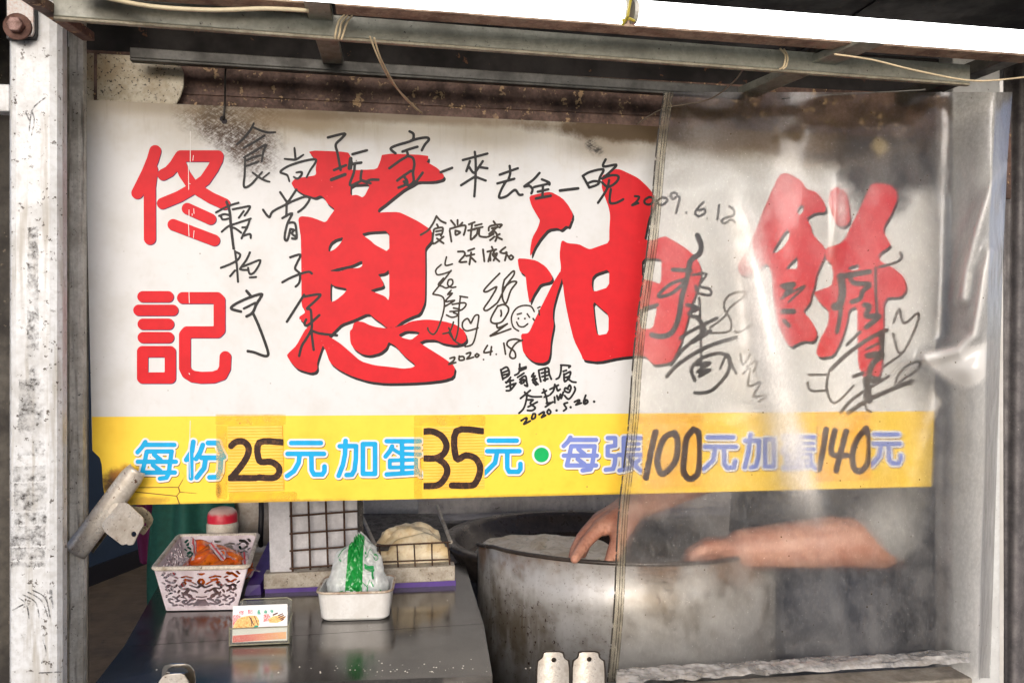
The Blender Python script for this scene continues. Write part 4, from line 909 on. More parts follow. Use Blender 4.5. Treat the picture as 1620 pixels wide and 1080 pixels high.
cc = Nn.mix(Nn.rng(Nn.math('ADD', zz, Nn.math('MULTIPLY', Nn.noise(60, 5), .012)), kz - .004, kz + .004), C(214, 40, 62), C(206, 170, 158))
M_CAPR = Nn.done(Nn.bsdf(cc, .35))
meshobj('cap', MB().lathe([(rr * .97, kz - .028), (rr * .97, kz - .012), (rr * .90, kz - .004), (rr * .7, kz + .003), (rr * .4, kz + .006), (0, kz + .007)], sj, 32), M_CAPR, sk, smooth=True)

# ------------------------------------------------------------------ card holder
cf0, cf1 = atz(363, 1021, ZC + .001), atz(457, 1017, ZC + .001)
cd = (cf1 - cf0).normalized(); cn = Vector((-cd.y, cd.x, 0))
hold = thing('card_holder', 'clear acrylic holder with business cards on the counter', 'card holder', (cf0 + cf1) / 2)
NA = NT('acrylic'); tr = NA.n('ShaderNodeBsdfTransparent'); tr.inputs[0].default_value = (.93, .94, .91, 1); gl = NA.bsdf((.75, .75, .72, 1), .12)
mx = NA.n('ShaderNodeMixShader'); mx.inputs[0].default_value = .08; NA.t.links.new(tr.outputs[0], mx.inputs[1]); NA.t.links.new(gl, mx.inputs[2]); M_ACR = NA.done(mx.outputs[0])
M_ACRE = plain('acrylic_edge', C(150, 146, 120), .2, jit=.2)
W_ = (cf1 - cf0).length
def cp(x, y, z): return cf0 + cd * x + cn * y + Vector((0, 0, z))
def quadbox(x0, x1, y0, y1, z0, z1, ty=0.0):
    return MB().hexa([cp(x0, y0, z0), cp(x1, y0, z0), cp(x1, y1, z0), cp(x0, y1, z0)], [cp(x0, y0 + ty, z1), cp(x1, y0 + ty, z1), cp(x1, y1 + ty, z1), cp(x0, y1 + ty, z1)])
meshobj('front_lip', quadbox(0, W_, 0, .002, 0, .027), M_ACR, hold)
meshobj('base', quadbox(0, W_, .0021, .042, 0, .002), M_ACR, hold)
meshobj('back_plate', quadbox(.006, W_ - .002, .0400, .042, .0021, .056, .008), M_ACR, hold)
for x in (0, W_ - .002): meshobj('side_plate', quadbox(x, x + .002, .0021, .040, .0021, .036), M_ACR, hold)
for p in ([cp(0, -.0005, .0270), cp(W_, -.0005, .0270)], [cp(0, -.0005, .001), cp(W_, -.0005, .001)], [cp(W_ + .0005, 0, .030), cp(W_ + .0005, .020, .036), cp(W_ + .0005, .04, .037)], [cp(.006, .050, .054), cp(.012, .0505, .0585), cp(W_ - .010, .0505, .0585), cp(W_ - .002, .050, .054)],
          [cp(0, -.0005, .0), cp(0, -.0005, .03)], [cp(W_, -.0005, .0), cp(W_, -.0005, .03)]):
    meshobj('polished_edge', MB().tube(p, .0009, 6), M_ACRE, hold)
M_CARD = plain('card_white', (0.80, 0.79, 0.78, 1), .35, jit=.02)
deck = thing('business_cards', 'stack of white business cards with cake photos in the holder', 'cards', cp(W_ / 2, .01, .003))
CW = W_ - .006
meshobj('card_stack', quadbox(.003, .003 + CW, .0052, .030, .003, .050, .004), plain('card_edges', C(210, 206, 198), .6, scale=300), deck)
zc0, zc1 = .004, .060
meshobj('top_card', quadbox(.0035, .0025 + CW, .0035, .0048, zc0, zc1, .005), M_CARD, deck)
def cmap(x, y, lift=.0003):          # x, y in the zoom frame of the card (310..1305, 190..880)
    u = (x - 310) / 995; v = (880 - y) / 690
    z = zc0 + (zc1 - zc0) * v; return cp(.0035 + (CW - .001) * u, .0035 + .005 * v - lift, z)
def cprint(name, polys=(), stk=(), mat=None, lift=.0003, step=6, rough=0):
    return meshobj(name, march(field(stk, polys, step=step, rough=rough), lambda x, y: cmap(x, y, lift)), mat, deck)
NP = NT('photo_cake'); cc = NP.mix(NP.rng(NP.noise(420, 6, .7), .35, .65), C(240, 206, 130), C(206, 140, 70)); M_CAKEP = NP.done(NP.bsdf(cc, .35))
NP = NT('photo_red'); cc = NP.mix(NP.rng(NP.noise(700, 4, .7), .42, .6), C(214, 62, 60), C(244, 200, 200)); M_REDP = NP.done(NP.bsdf(cc, .35))
NP = NT('photo_band'); cc = NP.mix(NP.rng(NP.sep()[0], -.03, .05), C(226, 84, 78), C(244, 180, 110)); cc = NP.mix(NP.rng(NP.noise(500, 4), .45, .7, 0, .5), cc, C(240, 180, 170)); M_BANDP = NP.done(NP.bsdf(cc, .35))
M_DKP = plain('photo_dark', C(96, 50, 44), .4); M_PGREEN = plain('photo_green', C(30, 160, 128), .4); M_PRED = plain('photo_title_red', C(222, 30, 74), .4); M_PPALE = plain('photo_pale', C(232, 214, 150), .4)
F0 = (0, 0, 1)
cprint('photo_pancake', [pts(F0, '315 620 340 540 400 440 480 400 620 380 740 390 790 470 800 560 760 610 560 622')], mat=M_CAKEP)
cprint('photo_garnish', [pts(F0, '315 365 420 355 460 400 400 440 345 520 318 600')], mat=M_REDP, lift=.0002, rough=8)
cprint('photo_slice_shade', stk=strokes(F0, 14, '610 400 650 480 660 580; 700 390 740 480 770 560; 640 420 690 560'), mat=M_DKP, lift=.0005)
cprint('photo_garnish', [pts(F0, '870 365 960 360 1000 420 1000 500 870 510')], mat=M_REDP, lift=.0002, rough=8)
cprint('photo_pancake', [pts(F0, '960 470 1040 410 1160 400 1280 430 1230 500 1120 540 980 530')], mat=M_CAKEP, lift=.0003)
cprint('photo_slice_shade', stk=strokes(F0, 22, '1140 400 1220 370; 1150 440 1235 400; 1175 470 1270 425; 1200 490 1240 470; =30 1050 385 1120 355'), mat=M_DKP, lift=.0005)
cprint('photo_leaf', [pts(F0, '690 600 730 565 780 580 770 615 700 618')], mat=M_PGREEN, lift=.0005)
cprint('photo_band', [pts(F0, '315 750 1290 715 1290 850 315 880')], mat=M_BANDP, lift=.0003)
cprint('title_characters', stk=[([((x - 210) * .60 + 425, (y - 228) * .50 + 280) for x, y in p], [u * .45 for u in ws]) for p, ws in tong] + [([((x - 210) * .60 + 580, (y - 458) * .50 + 268) for x, y in p], [u * .42 for u in ws]) for p, ws in ji], mat=M_PRED, lift=.0006, step=3)
def shrink(polys, ox, oy, k, cx_, cy_): return [[((x - cx_) * k + ox, (y - cy_) * k + oy) for x, y in p] for p in polys]
for P_, H_, ox, cx_, cy_ in ((cong, congh, 755, 455, 238), (you, youh, 870, 820, 268), (bing, bingh, 990, 1168, 275)):
    k_ = .24
    meshobj('title_characters', march(field((), shrink(P_, ox, 278, k_, cx_, cy_), shrink(H_, ox, 278, k_, cx_, cy_), 2.5), lambda x, y: cmap(x, y, .0006)), M_PGREEN, deck)

# ------------------------------------------------------------------ white tray and the wrapped tissue pack
t0, t1 = atz(506, 983, ZC + .001), atz(615, 980, ZC + .001)
td = (t1 - t0).normalized(); tn = Vector((-td.y, td.x, 0)); TW = (t1 - t0).length; TD = .10; TH = .050
def tp(x, y, z): return t0 + td * x + tn * y + Vector((0, 0, z))
tray = thing('enamel_tray', 'small white tray on the counter holding the tissue pack', 'tray', tp(TW / 2, TD / 2, 0))
M_TRAY = worn('tray_white', (0.74, 0.735, 0.71, 1), (0.60, 0.58, 0.54, 1), .35, vs=16, speck=C(120, 100, 80), speck_scale=60, speck_r=.1, bump=.05)
def rrect(g_, r, n=6, z=0):
    out = []
    for cx_, cy_, a0 in ((TW + g_ - r, -g_ + r, -90), (TW + g_ - r, TD + g_ - r, 0), (-g_ + r, TD + g_ - r, 90), (-g_ + r, -g_ + r, 180)):
        for k in range(n + 1):
            t = R(a0 + 90 * k / n); out.append(tp(cx_ + r * math.cos(t), cy_ + r * math.sin(t), z))
    return out
def loft(loops, close_last=True):
    mb = MB(); n = len(loops[0]); mb.v = [tuple(p) for l in loops for p in l]
    mb.f = [(i * n + j, i * n + (j + 1) % n, (i + 1) * n + (j + 1) % n, (i + 1) * n + j) for i in range(len(loops) - 1) for j in range(n)]
    mb.f.append(tuple(range(n))[::-1])
    if close_last: mb.f.append(tuple(range((len(loops) - 1) * n, len(loops) * n)))
    return mb
meshobj('shell', loft([rrect(-.004, .016, z=0), rrect(0, .018, z=.004), rrect(.005, .020, z=TH - .004), rrect(.0065, .020, z=TH), rrect(.002, .018, z=TH), rrect(-.003, .016, z=.006), rrect(-.010, .014, z=.004)]), M_TRAY, tray, smooth=False)
rim = rrect(.006, .020, z=TH)
meshobj('rim', MB().tube(rim + rim[:2], .0022, 8, False), worn('tray_rim', C(204, 192, 172), C(140, 110, 84), .4, vs=60), tray, smooth=True)
pk = thing('tissue_pack', 'white and green plastic wrapped tissue pack standing in the tray', 'tissue pack', tp(TW / 2, TD / 2, .006))
NW = NT('wrap_film'); wr = NW.noise(16, 6, .7, dist=1.5)
M_WRAP = NW.done(NW.bsdf(NW.mix(NW.rng(wr, .3, .7), (0.78, 0.80, 0.78, 1), (0.58, 0.62, 0.60, 1)), .22, 0, NW.bump(wr, .8, .01), Coat_Weight=.5))
NG = NT('wrap_green'); wr = NG.noise(16, 6, .7, dist=1.5)
M_WGREEN = NG.done(NG.bsdf(NG.mix(NG.rng(wr, .3, .7), C(32, 150, 66), C(16, 104, 44)), .25, 0, NG.bump(wr, .8, .01), Coat_Weight=.5))
# crumpled pouch: outline in the photo's frame, real thickness front to back
PKH = .120
_VL = [0, .2, .36, .5, .6, .72, .80, .86, .93, 1.0]; _XL = [.02, .0, .02, .07, .10, .13, .16, .22, .33, .40]
_VR = [0, .2, .30, .42, .55, .66, .75, .88, .96, 1.0]; _XR = [.94, .99, 1.0, .98, .95, .92, .89, .80, .66, .56]
def prof_edge(v): return float(np.interp(v, _VL, _XL)), float(np.interp(v, _VR, _XR))
def crum(x, y, z): return abs(mnoise.noise(Vector((x, y, z)))) * 2 - .5
def pack_pt(u, v, s=1):
    v = min(max(v, 0), 1); l, r_ = prof_edge(v); x = TW * .94 * (l + (r_ - l) * u) + .003; e_ = math.sin(math.pi * u) ** .5 if 0 < u < 1 else 0
    dpt = .032 * e_ * (1 - .70 * v ** 1.8)
    nz = .0090 * crum(u * 2.6 + v * 1.2 + s * 3, v * 3.2, s) + .0050 * crum(u * 6 + v * 4, v * 7 - u * 3, 2 + s) + .0020 * crum(u * 15, v * 13 + u * 6, 4)
    x += TW * .075 * (.25 + v) * crum(v * 4.5 + (2 if u > .5 else 7), 1.5, 3) * abs(2 * u - 1) ** 2
    return tp(x, TD * .46 + .026 * v - s * (dpt + nz * e_ * (.35 + .9 * v)), .007 + PKH * v + .014 * crum(u * 5.5, 2, 5) * v ** 5)
NW2 = NT('pack_print')
au = NW2.n('ShaderNodeAttribute'); au.attribute_name = 'pu'; av = NW2.n('ShaderNodeAttribute'); av.attribute_name = 'pv'
bl = NW2.math('ADD', .325, NW2.math('MULTIPLY', NW2.math('POWER', av.outputs['Fac'], 2.0), .05)); brr = NW2.math('ADD', .60, NW2.math('MULTIPLY', NW2.math('POWER', av.outputs['Fac'], 3.0), .0))
inb = NW2.math('MULTIPLY', NW2.math('GREATER_THAN', au.outputs['Fac'], bl), NW2.math('LESS_THAN', au.outputs['Fac'], brr))
topb = NW2.math('GREATER_THAN', NW2.math('ADD', av.outputs['Fac'], NW2.math('MULTIPLY', NW2.noise(60, 2), .06)), .985)
wc_ = NW2.mix(inb, (0.76, 0.78, 0.765, 1), C(34, 152, 66))
_ws = NW2.bsdf(wc_, .18, 0, NW2.bump(NW2.noise(30, 2, .6, dist=1.0), .35, .004), Coat_Weight=.5)
_wt = NW2.n('ShaderNodeBsdfTransparent'); _wt.inputs[0].default_value = (.95, .97, .95, 1)
_wl = NW2.n('ShaderNodeBsdfTranslucent'); NW2.put(_wl.inputs[0], wc_)
_wm = NW2.n('ShaderNodeMixShader'); _wm.inputs[0].default_value = .30; NW2.t.links.new(_ws, _wm.inputs[1]); NW2.t.links.new(_wl.outputs[0], _wm.inputs[2])
_wx = NW2.n('ShaderNodeMixShader'); NW2.put(_wx.inputs[0], NW2.math('MULTIPLY', NW2.math('SUBTRACT', 1.0, inb), NW2.rng(NW2.noise(24, 3, .7), .35, .65, .05, .50))); NW2.t.links.new(_wm.outputs[0], _wx.inputs[1]); NW2.t.links.new(_wt.outputs[0], _wx.inputs[2])
M_WPRINT = NW2.done(_wx.outputs[0])
NGX = 96
wrap = meshobj('wrapper', MB().grid(lambda u, v: pack_pt(u, v, 1), NGX, NGX).grid(lambda u, v: pack_pt(u, v, -1), NGX, NGX), M_WPRINT, pk, smooth=True)
pu, pv = [], []
for s_ in (1, -1):
    for j in range(NGX + 1):
        l_, r_ = prof_edge(j / NGX)
        for i in range(NGX + 1):
            pu.append((l_ + (r_ - l_) * i / NGX) if s_ == 1 else -1.0); pv.append(j / NGX)
for nm, vv in (('pu', pu), ('pv', pv)):
    a__ = wrap.data.attributes.new(nm, 'FLOAT', 'POINT'); a__.data.foreach_set('value', vv)
M_TISSUE = plain('tissue', (.78, .79, .77, 1), .9)
meshobj('tissue_sheets', MB().grid(lambda u, v: pack_pt(.12 + .76 * u, .02 + .80 * v, 1) + tn * .007, 20, 20).grid(lambda u, v: pack_pt(.12 + .76 * u, .02 + .80 * v, -1) - tn * .007, 20, 20), M_TISSUE, pk, smooth=True)
def lift_pt(u, v, l=.0012): return pack_pt(u, v, 1) - tn * l
def pkprint(name, stk, mat, l=.0018, step=1.0):       # frame: photo zoom (565..1035, 395..745)
    def mp(x, y):
        v = (748 - y) / 350; v = min(max(v, .01), .99); l_, r_ = prof_edge(v)
        u = ((x - 565) / 470 - l_) / (r_ - l_); return lift_pt(min(max(u, .03), .97), v, l)
    return meshobj(name, march(field(stk, step=step), mp), mat, pk)
M_WTXT = plain('wrap_white_print', (0.80, 0.82, 0.80, 1), .3, jit=.02)
pkprint('brand_characters', strokes(F0, 5.5, '730 640 722 660; 727 650 727 682; 735 640 756 640; 738 648 738 658 754 658 754 648 738 648; 738 653 754 653; 734 663 758 663; 742 668 738 674; 747 668 752 673; 742 677 754 674 740 684; 764 646 768 650; 761 658 766 662; 762 682 770 668; 772 646 796 640; 770 656 800 654; 785 643 784 666; 774 668 774 682 796 682 796 668 774 668; =3.5 806 668 806 680; 806 672 812 672 812 680; 818 670 818 680 824 680; 830 672 836 672; 832 668 832 680; 842 670 846 680'), M_WTXT)
pkprint('tagline', strokes(F0, 4, '742 703 750 703; 764 703 772 703; 786 703 794 703; 806 703 814 703'), M_WTXT)
M_GPRINT = plain('wrap_green_print', C(40, 150, 80), .3)
pkprint('leaf_print', strokes(F0, 4, '612 745 620 690 650 655 705 640; =12 650 700 640 712; =10 660 690 680 705; =10 636 720 655 722; =8 672 745 690 735; =14 705 738 700 750; =14 865 520 925 535; =14 868 530 930 548; =14 920 545 928 580; 850 600 880 620 900 590; =8 885 625 884 650; =8 912 600 925 620; 895 740 905 715 930 705 955 715 965 740; 905 742 915 725 935 718 950 742; 865 490 905 455 960 480; 930 480 950 470 960 490 940 505 928 490; =9 868 462 862 470; =8 670 492 680 498; =5 975 640 985 655 978 680; 660 480 690 450 720 430; 820 430 860 440 870 470'), M_GPRINT)
pkprint('top_print', strokes(F0, 6, '790 420 830 430; 800 412 812 445; 822 405 850 415; 838 400 845 440; 768 410 780 430', False), M_GPRINT)
# ------------------------------------------------------------------ draining rack with pancakes
M_RACKP = worn('rack_plastic', C(206, 204, 206), C(176, 174, 176), .5, vs=22, speck=C(150, 120, 90), speck_scale=160, speck_r=.15)
M_RACKB = worn('rack_base', C(186, 178, 164), C(140, 128, 110), .55, vs=30, speck=C(70, 52, 38), speck_scale=150, speck_r=.3)
M_WIRE = worn('rusty_wire', C(92, 66, 48), C(58, 42, 34), .6, .3, vs=120)
M_VIOLET = plain('violet_rubber', C(72, 36, 128), .4)
YR = 1.62
rack = thing('draining_rack', 'wire mesh draining rack on a pale base behind the tray', 'rack', atz(565, 918, ZC))
def rk(px, py, y=YR): return at(px, py, y)
b0, b1 = rk(417, 932), rk(720, 918)
bz1 = .030
meshobj('base_bar', MB().hexa([b0, b1, b1 + Vector((0, .035, 0)), b0 + Vector((0, .035, 0))], [b0 + Vector((0, 0, bz1)), b1 + Vector((0, 0, bz1)), b1 + Vector((0, .035, bz1)), b0 + Vector((0, .035, bz1))]), M_RACKB, rack, bevel=.002)
meshobj('violet_foot', MB().hexa([b0 + Vector((.002, .004, -.012)), b1 + Vector((.002, .004, -.012)), b1 + Vector((.002, .04, -.012)), b0 + Vector((.002, .04, -.012))], [b0 + Vector((.002, .004, -.0005)), b1 + Vector((.002, .004, -.0005)), b1 + Vector((.002, .04, -.0005)), b0 + Vector((.002, .04, -.0005))]), M_VIOLET, rack)
meshobj('violet_foot', MB().hexa([b0 + Vector((-.035, -.01, -.012)), b0 + Vector((-.004, -.004, -.012)), b0 + Vector((.01, .20, -.012)), b0 + Vector((-.02, .20, -.012))], [b0 + Vector((-.03, -.005, .010)), b0 + Vector((-.006, -.002, .010)), b0 + Vector((.01, .20, .05)), b0 + Vector((-.02, .20, .05))]), M_VIOLET, rack)
# tall left panel: plain strip and mesh in front of pale board
def rquad(pp, y0, y1, name, mat):
    P_ = [rk(x, y, y0) for x, y in pp]; return meshobj(name, MB().slab([(p.x, p.z) for p in P_], y0, y1), mat, rack, bevel=.001)
rquad([(423, 700), (455, 700), (461, 905), (427, 907)], YR + .012, YR + .018, 'side_strip', M_RACKP)
rquad([(456, 700), (564, 700), (566, 888), (462, 904)], YR + .028, YR + .034, 'pale_board', M_RACKP)
for xt, xb, in ((458, 463), (485, 491), (512, 519), (542, 546)):
    meshobj('mesh_wire', MB().tube([rk(xt, 700, YR + .010), rk(xb, 904 - (xb - 463) * .12, YR + .010)], .0022, 6), M_WIRE, rack)
for y in (813, 841, 868, 896):
    meshobj('mesh_wire', MB().tube([rk(458, y + 3, YR + .006), rk(566, y - 5, YR + .006)], .0020, 6), M_WIRE, rack)
# front low mesh at the right and its floor
for x0_, x1_ in ((600, 604), (628, 630), (655, 657), (683, 684), (708, 712)):
    meshobj('mesh_wire', MB().tube([rk(x0_, 862 - (x0_ - 600) * .05, YR + .008), rk(x1_, 902 - (x1_ - 600) * .06, YR + .008)], .0017, 6), M_WIRE, rack)
for ya, yb in ((863, 857), (889, 884)):
    meshobj('mesh_wire', MB().tube([rk(594, ya, YR + .004), rk(713, yb, YR + .004)], .0018, 6), M_WIRE, rack)
for xa, ya, za, xb, yb, zb in ((713, 857, YR + .004, 692, 800, YR + .30), (594, 863, YR + .004, 568, 806, YR + .30)):
    meshobj('side_rail', MB().tube([rk(xa, ya, za), rk(xb, yb, zb)], .004, 6), M_RACKB, rack)
M_MESHF = worn('dark_mesh', C(78, 74, 70), C(52, 48, 46), .6, .2, vs=60, speck=C(120, 110, 100), speck_scale=240, speck_r=.4)
q = [rk(571, 870, YR + .05), rk(712, 862, YR + .05), rk(692, 812, YR + .30), rk(572, 812, YR + .30)]
meshobj('rack_floor', MB().hexa([p + Vector((0, 0, -.004)) for p in q], q), M_MESHF, rack)
rquad([(563, 700), (573, 700), (575, 866), (567, 868)], YR + .04, YR + .05, 'rear_post', M_MESHF)
# pancakes leaning in the rack
def cake_mat(name, a, b, c):
    N = NT(name); n1 = N.noise(20, 3, .65, dist=.6)
    col = N.mix(N.rng(n1, .35, .65), a, b); col = N.mix(N.math('MULTIPLY', N.rng(N.noise(80, 3, .7), .55, .7), .45), col, c)
    return N.done(N.bsdf(col, .5, 0, N.bump(n1, .6, .004), Subsurface_Weight=.0))
M_CAKE = cake_mat('pancake', C(240, 226, 194), C(216, 190, 142), C(176, 130, 80))
def pancake(label, c, r, tilt, lean, seed, h=.012, half=False):
    rs = random.Random(seed); ph = rs.uniform(0, 6)
    M = Matrix.Rotation(lean, 3, 'Y') @ Matrix.Rotation(tilt, 3, 'X')
    def fn(p, t):
        rr_ = math.hypot(p.x, p.y); k = rr_ / r
        w = 1 + .05 * math.sin(3 * t + ph) + .03 * math.sin(7 * t + 2 * ph)
        z = p.z + k ** 3 * (.009 * math.sin(4 * t + ph) + .007 * math.sin(9 * t + 2 * ph) + .004 * math.sin(17 * t)) + .0025 * mnoise.noise(Vector((p.x * 45, p.y * 45, seed)))
        return M @ Vector((p.x * w, p.y * w, z))
    prof_ = [(0, h / 2), (r * .3, h / 2 + .001), (r * .6, h / 2 + .001), (r * .85, h / 2), (r * .97, h * .3), (r, 0), (r * .97, -h * .3), (r * .8, -h / 2), (r * .4, -h / 2), (0, -h / 2)]
    return tag(meshobj('pancake', MB().lathe(prof_, c, 40, fn=fn), M_CAKE, smooth=True, merge=True), label, 'pancake', 'pancakes standing in the rack')
pc0 = rk(652, 896, YR + .045)
for i, (lab, dx, dy, dz, r_, ti, le) in enumerate((
        ('front pancake leaning against the low mesh', .010, .0, .000, .068, 78, 3), ('second pancake from the front in the rack', .002, .014, .006, .071, 72, -4),
        ('third pancake from the front in the rack', -.008, .028, .011, .072, 66, 6), ('rearmost pancake with a wavy edge in the rack', -.004, .046, .017, .070, 60, -8))):
    pancake(lab, pc0 + Vector((dx, dy, dz)), r_, R(ti), R(le), 20 + i)

# ------------------------------------------------------------------ things behind: cloth, jug, back panels
M_GREENC = plain('green_cloth', C(22, 84, 72), .8, scale=90, jit=.15, bump=.5)
def cloth(name, label, pxl, y, amp, mat, fold, zlow):
    (xa, xb, yt), (xc, xd, yb) = pxl
    def f(u, v):
        p = at(xa + (xb - xa) * u, yt, y).lerp(at(xc + (xd - xc) * u, yb, y), v)
        return p + Vector((.004 * math.sin(7 * v + 3 * u), amp * math.sin(fold * u + 1.2 * v) + .5 * amp * math.sin(fold * 2.3 * u + 2), 0))
    return tag(meshobj(name, MB().grid(f, 50, 30), mat, smooth=True, solid=.003), label, 'cloth')
cloth('hanging_cloth', 'dark green cloth hanging behind the lace basket', ((243, 362, 690), (226, 392, 985)), 1.92, .018, M_GREENC, 9, 0)
M_MAG = plain('magenta_cloth', C(112, 16, 76), .8, scale=60)
cloth('hanging_cloth', 'magenta cloth hanging left of the green one', ((212, 262, 700), (216, 262, 892)), 2.10, .014, M_MAG, 7, 0)
jg = Vector((at(398, 840, 1.98).x, 1.98, at(398, 858, 1.98).z))
jug = thing('plastic_jug', 'off white plastic jug with a dark handle behind the shaker', 'jug', jg)
M_JUG = worn('jug_plastic', C(214, 208, 198), C(176, 160, 140), .4, vs=20, speck=C(140, 90, 60))
meshobj('body', MB().lathe([(0, 0), (.052, 0), (.056, .01), (.056, .06), (.050, .085), (.052, .09), (.052, .12), (.048, .125), (0, .126)], jg, 32), M_JUG, jug, smooth=True)
meshobj('handle', MB().tube(curve([jg + Vector((.03, -.055, .115)), jg + Vector((.034, -.075, .08)), jg + Vector((.032, -.074, .03)), jg + Vector((.03, -.056, .005))]), .006, 8), M_SKIRT, jug, smooth=True)
M_BACK = worn('back_steel', C(190, 184, 178), C(140, 134, 130), .4, .2, vs=8, speck=C(70, 62, 56), speck_scale=100, streak=C(190, 186, 180))
M_GREYP = plain('grey_panel', C(140, 142, 148), .5, scale=120)
bp = thing('back_shelf', 'stainless steel shelf and splash panel behind the wok', 'shelf', at(800, 860, 2.42))
meshobj('splash_panel', MB().box(((at(560, 800, 2.52).x + at(1500, 800, 2.52).x) / 2, 2.52, at(800, 812, 2.52).z - .0), (at(1500, 800, 2.52).x - at(560, 800, 2.52).x, .01, .34)), M_BACK, bp, bevel=.002)
z_ = at(800, 824, 2.40).z
meshobj('shelf_edge', MB().box(((at(660, 800, 2.44).x + at(1250, 800, 2.44).x) / 2, 2.46, z_), (at(1250, 800, 2.44).x - at(660, 800, 2.44).x, .10, .012)), M_BACK, bp, bevel=.002)
meshobj('shelf_body', MB().box(((at(560, 800, 2.5).x + at(1500, 800, 2.5).x) / 2, 2.64, .55), (at(1500, 800, 2.5).x - at(560, 800, 2.5).x, .22, 1.1)), M_WALLG, bp)
P_ = [at(x, y, 2.05) for x, y in ((574, 700), (662, 700), (662, 816), (656, 821), (576, 819))]
tag(meshobj('grey_panel', MB().slab([(p.x, p.z) for p in P_], 2.05, 2.07), M_GREYP, bevel=.003), 'plain grey panel hanging behind the pancake rack', 'panel')

# ------------------------------------------------------------------ wok, frying cake and wind guard
M_IRON = worn('cast_iron', C(78, 68, 60), C(44, 38, 34), .34, .2, vs=16, speck=C(96, 84, 72), speck_scale=90, bump=.5)
wc = at(915, 850, 1.95); WR = .335
wz = at(905, 808, 1.95 + WR).z
wok = thing('frying_pan', 'large black cast iron frying pan of hot oil', 'pan', (wc.x, 1.95, wz - .11))
O_ = Vector((wc.x, 1.95, wz))
meshobj('bowl', MB().lathe([(0, -.10), (WR * .5, -.095), (WR * .82, -.055), (WR * .90, -.008), (WR * .915, .003), (WR * .985, .004), (WR, -.003), (WR * .98, -.012), (WR * .93, -.03), (WR * .86, -.075), (WR * .5, -.112), (0, -.116)], O_, 72), M_IRON, wok, smooth=True)
NO = NT('hot_oil'); M_OIL = NO.done(NO.bsdf(C(70, 50, 28), .06, 0, NO.bump(NO.noise(30, 3), .15, .003), IOR=1.47))
meshobj('oil', MB().lathe([(0, -.047), (WR * .80, -.047), (WR * .835, -.0475)], O_, 64), M_OIL, wok, smooth=True)
M_DOUGH = cake_mat('frying_dough', C(244, 232, 212), C(214, 196, 166), C(110, 112, 66))
def dfn(p, t):
    k = math.hypot(p.x, p.y) / .22
    return Vector((p.x, p.y, p.z + (1 - k * .6) * (.012 * math.sin(math.hypot(p.x, p.y) * 95 + 2.2 * math.atan2(p.y, p.x)) * .5 + .010 * mnoise.noise(Vector((p.x * 14, p.y * 14, 3))) + .004 * mnoise.noise(Vector((p.x * 40, p.y * 40, 5))))))
dO = Vector((at(862, 850, 1.93).x, 1.93, wz - .040))
tag(meshobj('frying_cake', MB().lathe([(0, .030)] + [(.0175 * k_, .030 - .0012 * k_) for k_ in range(1, 10)] + [(.168, .012), (.174, .003), (.16, -.004)], dO, 64, fn=dfn), M_DOUGH, smooth=True), 'pale raw scallion cake frying in the black pan', 'cake')
NGd = NT('guard_steel')
gz = NGd.sep()
g0 = NGd.noise(6, 4, .7)
c_ = NGd.mix(NGd.rng(g0, .36, .66), (0.54, 0.525, 0.50, 1), (0.16, 0.13, 0.095, 1))
c_ = NGd.mix(NGd.rng(NGd.noise(1, 3, .7, NGd.mapping((30, 30, 5))), .48, .76, 0, .5), c_, (0.66, 0.65, 0.63, 1))
c_ = NGd.mix(NGd.rng(NGd.noise(60, 3, .75), .50, .74, 0, .38), c_, (0.26, 0.22, 0.17, 1))
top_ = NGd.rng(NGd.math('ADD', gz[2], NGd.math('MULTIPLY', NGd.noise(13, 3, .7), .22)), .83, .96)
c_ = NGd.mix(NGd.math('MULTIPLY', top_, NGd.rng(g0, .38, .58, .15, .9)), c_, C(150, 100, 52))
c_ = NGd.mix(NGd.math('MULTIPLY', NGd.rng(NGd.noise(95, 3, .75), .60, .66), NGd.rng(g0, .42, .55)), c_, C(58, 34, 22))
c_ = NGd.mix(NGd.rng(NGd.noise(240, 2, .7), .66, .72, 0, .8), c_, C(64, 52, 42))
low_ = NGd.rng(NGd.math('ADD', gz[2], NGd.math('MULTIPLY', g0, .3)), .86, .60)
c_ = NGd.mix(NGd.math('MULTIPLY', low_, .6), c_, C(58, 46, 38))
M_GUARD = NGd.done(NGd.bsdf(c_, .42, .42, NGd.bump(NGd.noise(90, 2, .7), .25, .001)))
gc = at(985, 900, 1.72); GR = .318
gu = thing('wind_guard', 'curved spotted sheet steel guard in front of the pan', 'guard', (gc.x, 1.72, .30))
rim_pts = [(180, 858, None)]
def gtop(t):      # rim height along the sheet: follows the uneven cut of its edge
    dgr = math.degrees(t)
    return np.interp(dgr, [176, 200, 225, 250, 270, 300, 340, 366], [1.060, 1.082, 1.088, 1.089, 1.088, 1.086, 1.082, 1.075])
mb = MB(); n = 60
vs = []
for i in range(n + 1):
    t = R(178) + (R(364) - R(178)) * i / n; x, y = gc.x + GR * math.cos(t), 1.72 + GR * math.sin(t); zt_ = gtop(t) + .0012 * math.sin(i * 1.7)
    for z in (.30, .6, .8, .9, 1.0, zt_): vs.append((x, y, z))
mb.add(vs, [(i * 6 + j, (i + 1) * 6 + j, (i + 1) * 6 + j + 1, i * 6 + j + 1) for i in range(n) for j in range(5)])
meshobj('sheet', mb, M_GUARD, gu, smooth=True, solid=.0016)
meshobj('edge_bead', MB().tube([Vector((gc.x + GR * math.cos(t), 1.72 + GR * math.sin(t), gtop(t) + .001)) for t in [R(178 + 186 * k / 60) for k in range(61)]], .0042, 8), M_IRON, gu, smooth=True)
meshobj('stove_leg', MB().box((gc.x, 1.98, .42), (.5, .40, .84)), M_IRON, gu)

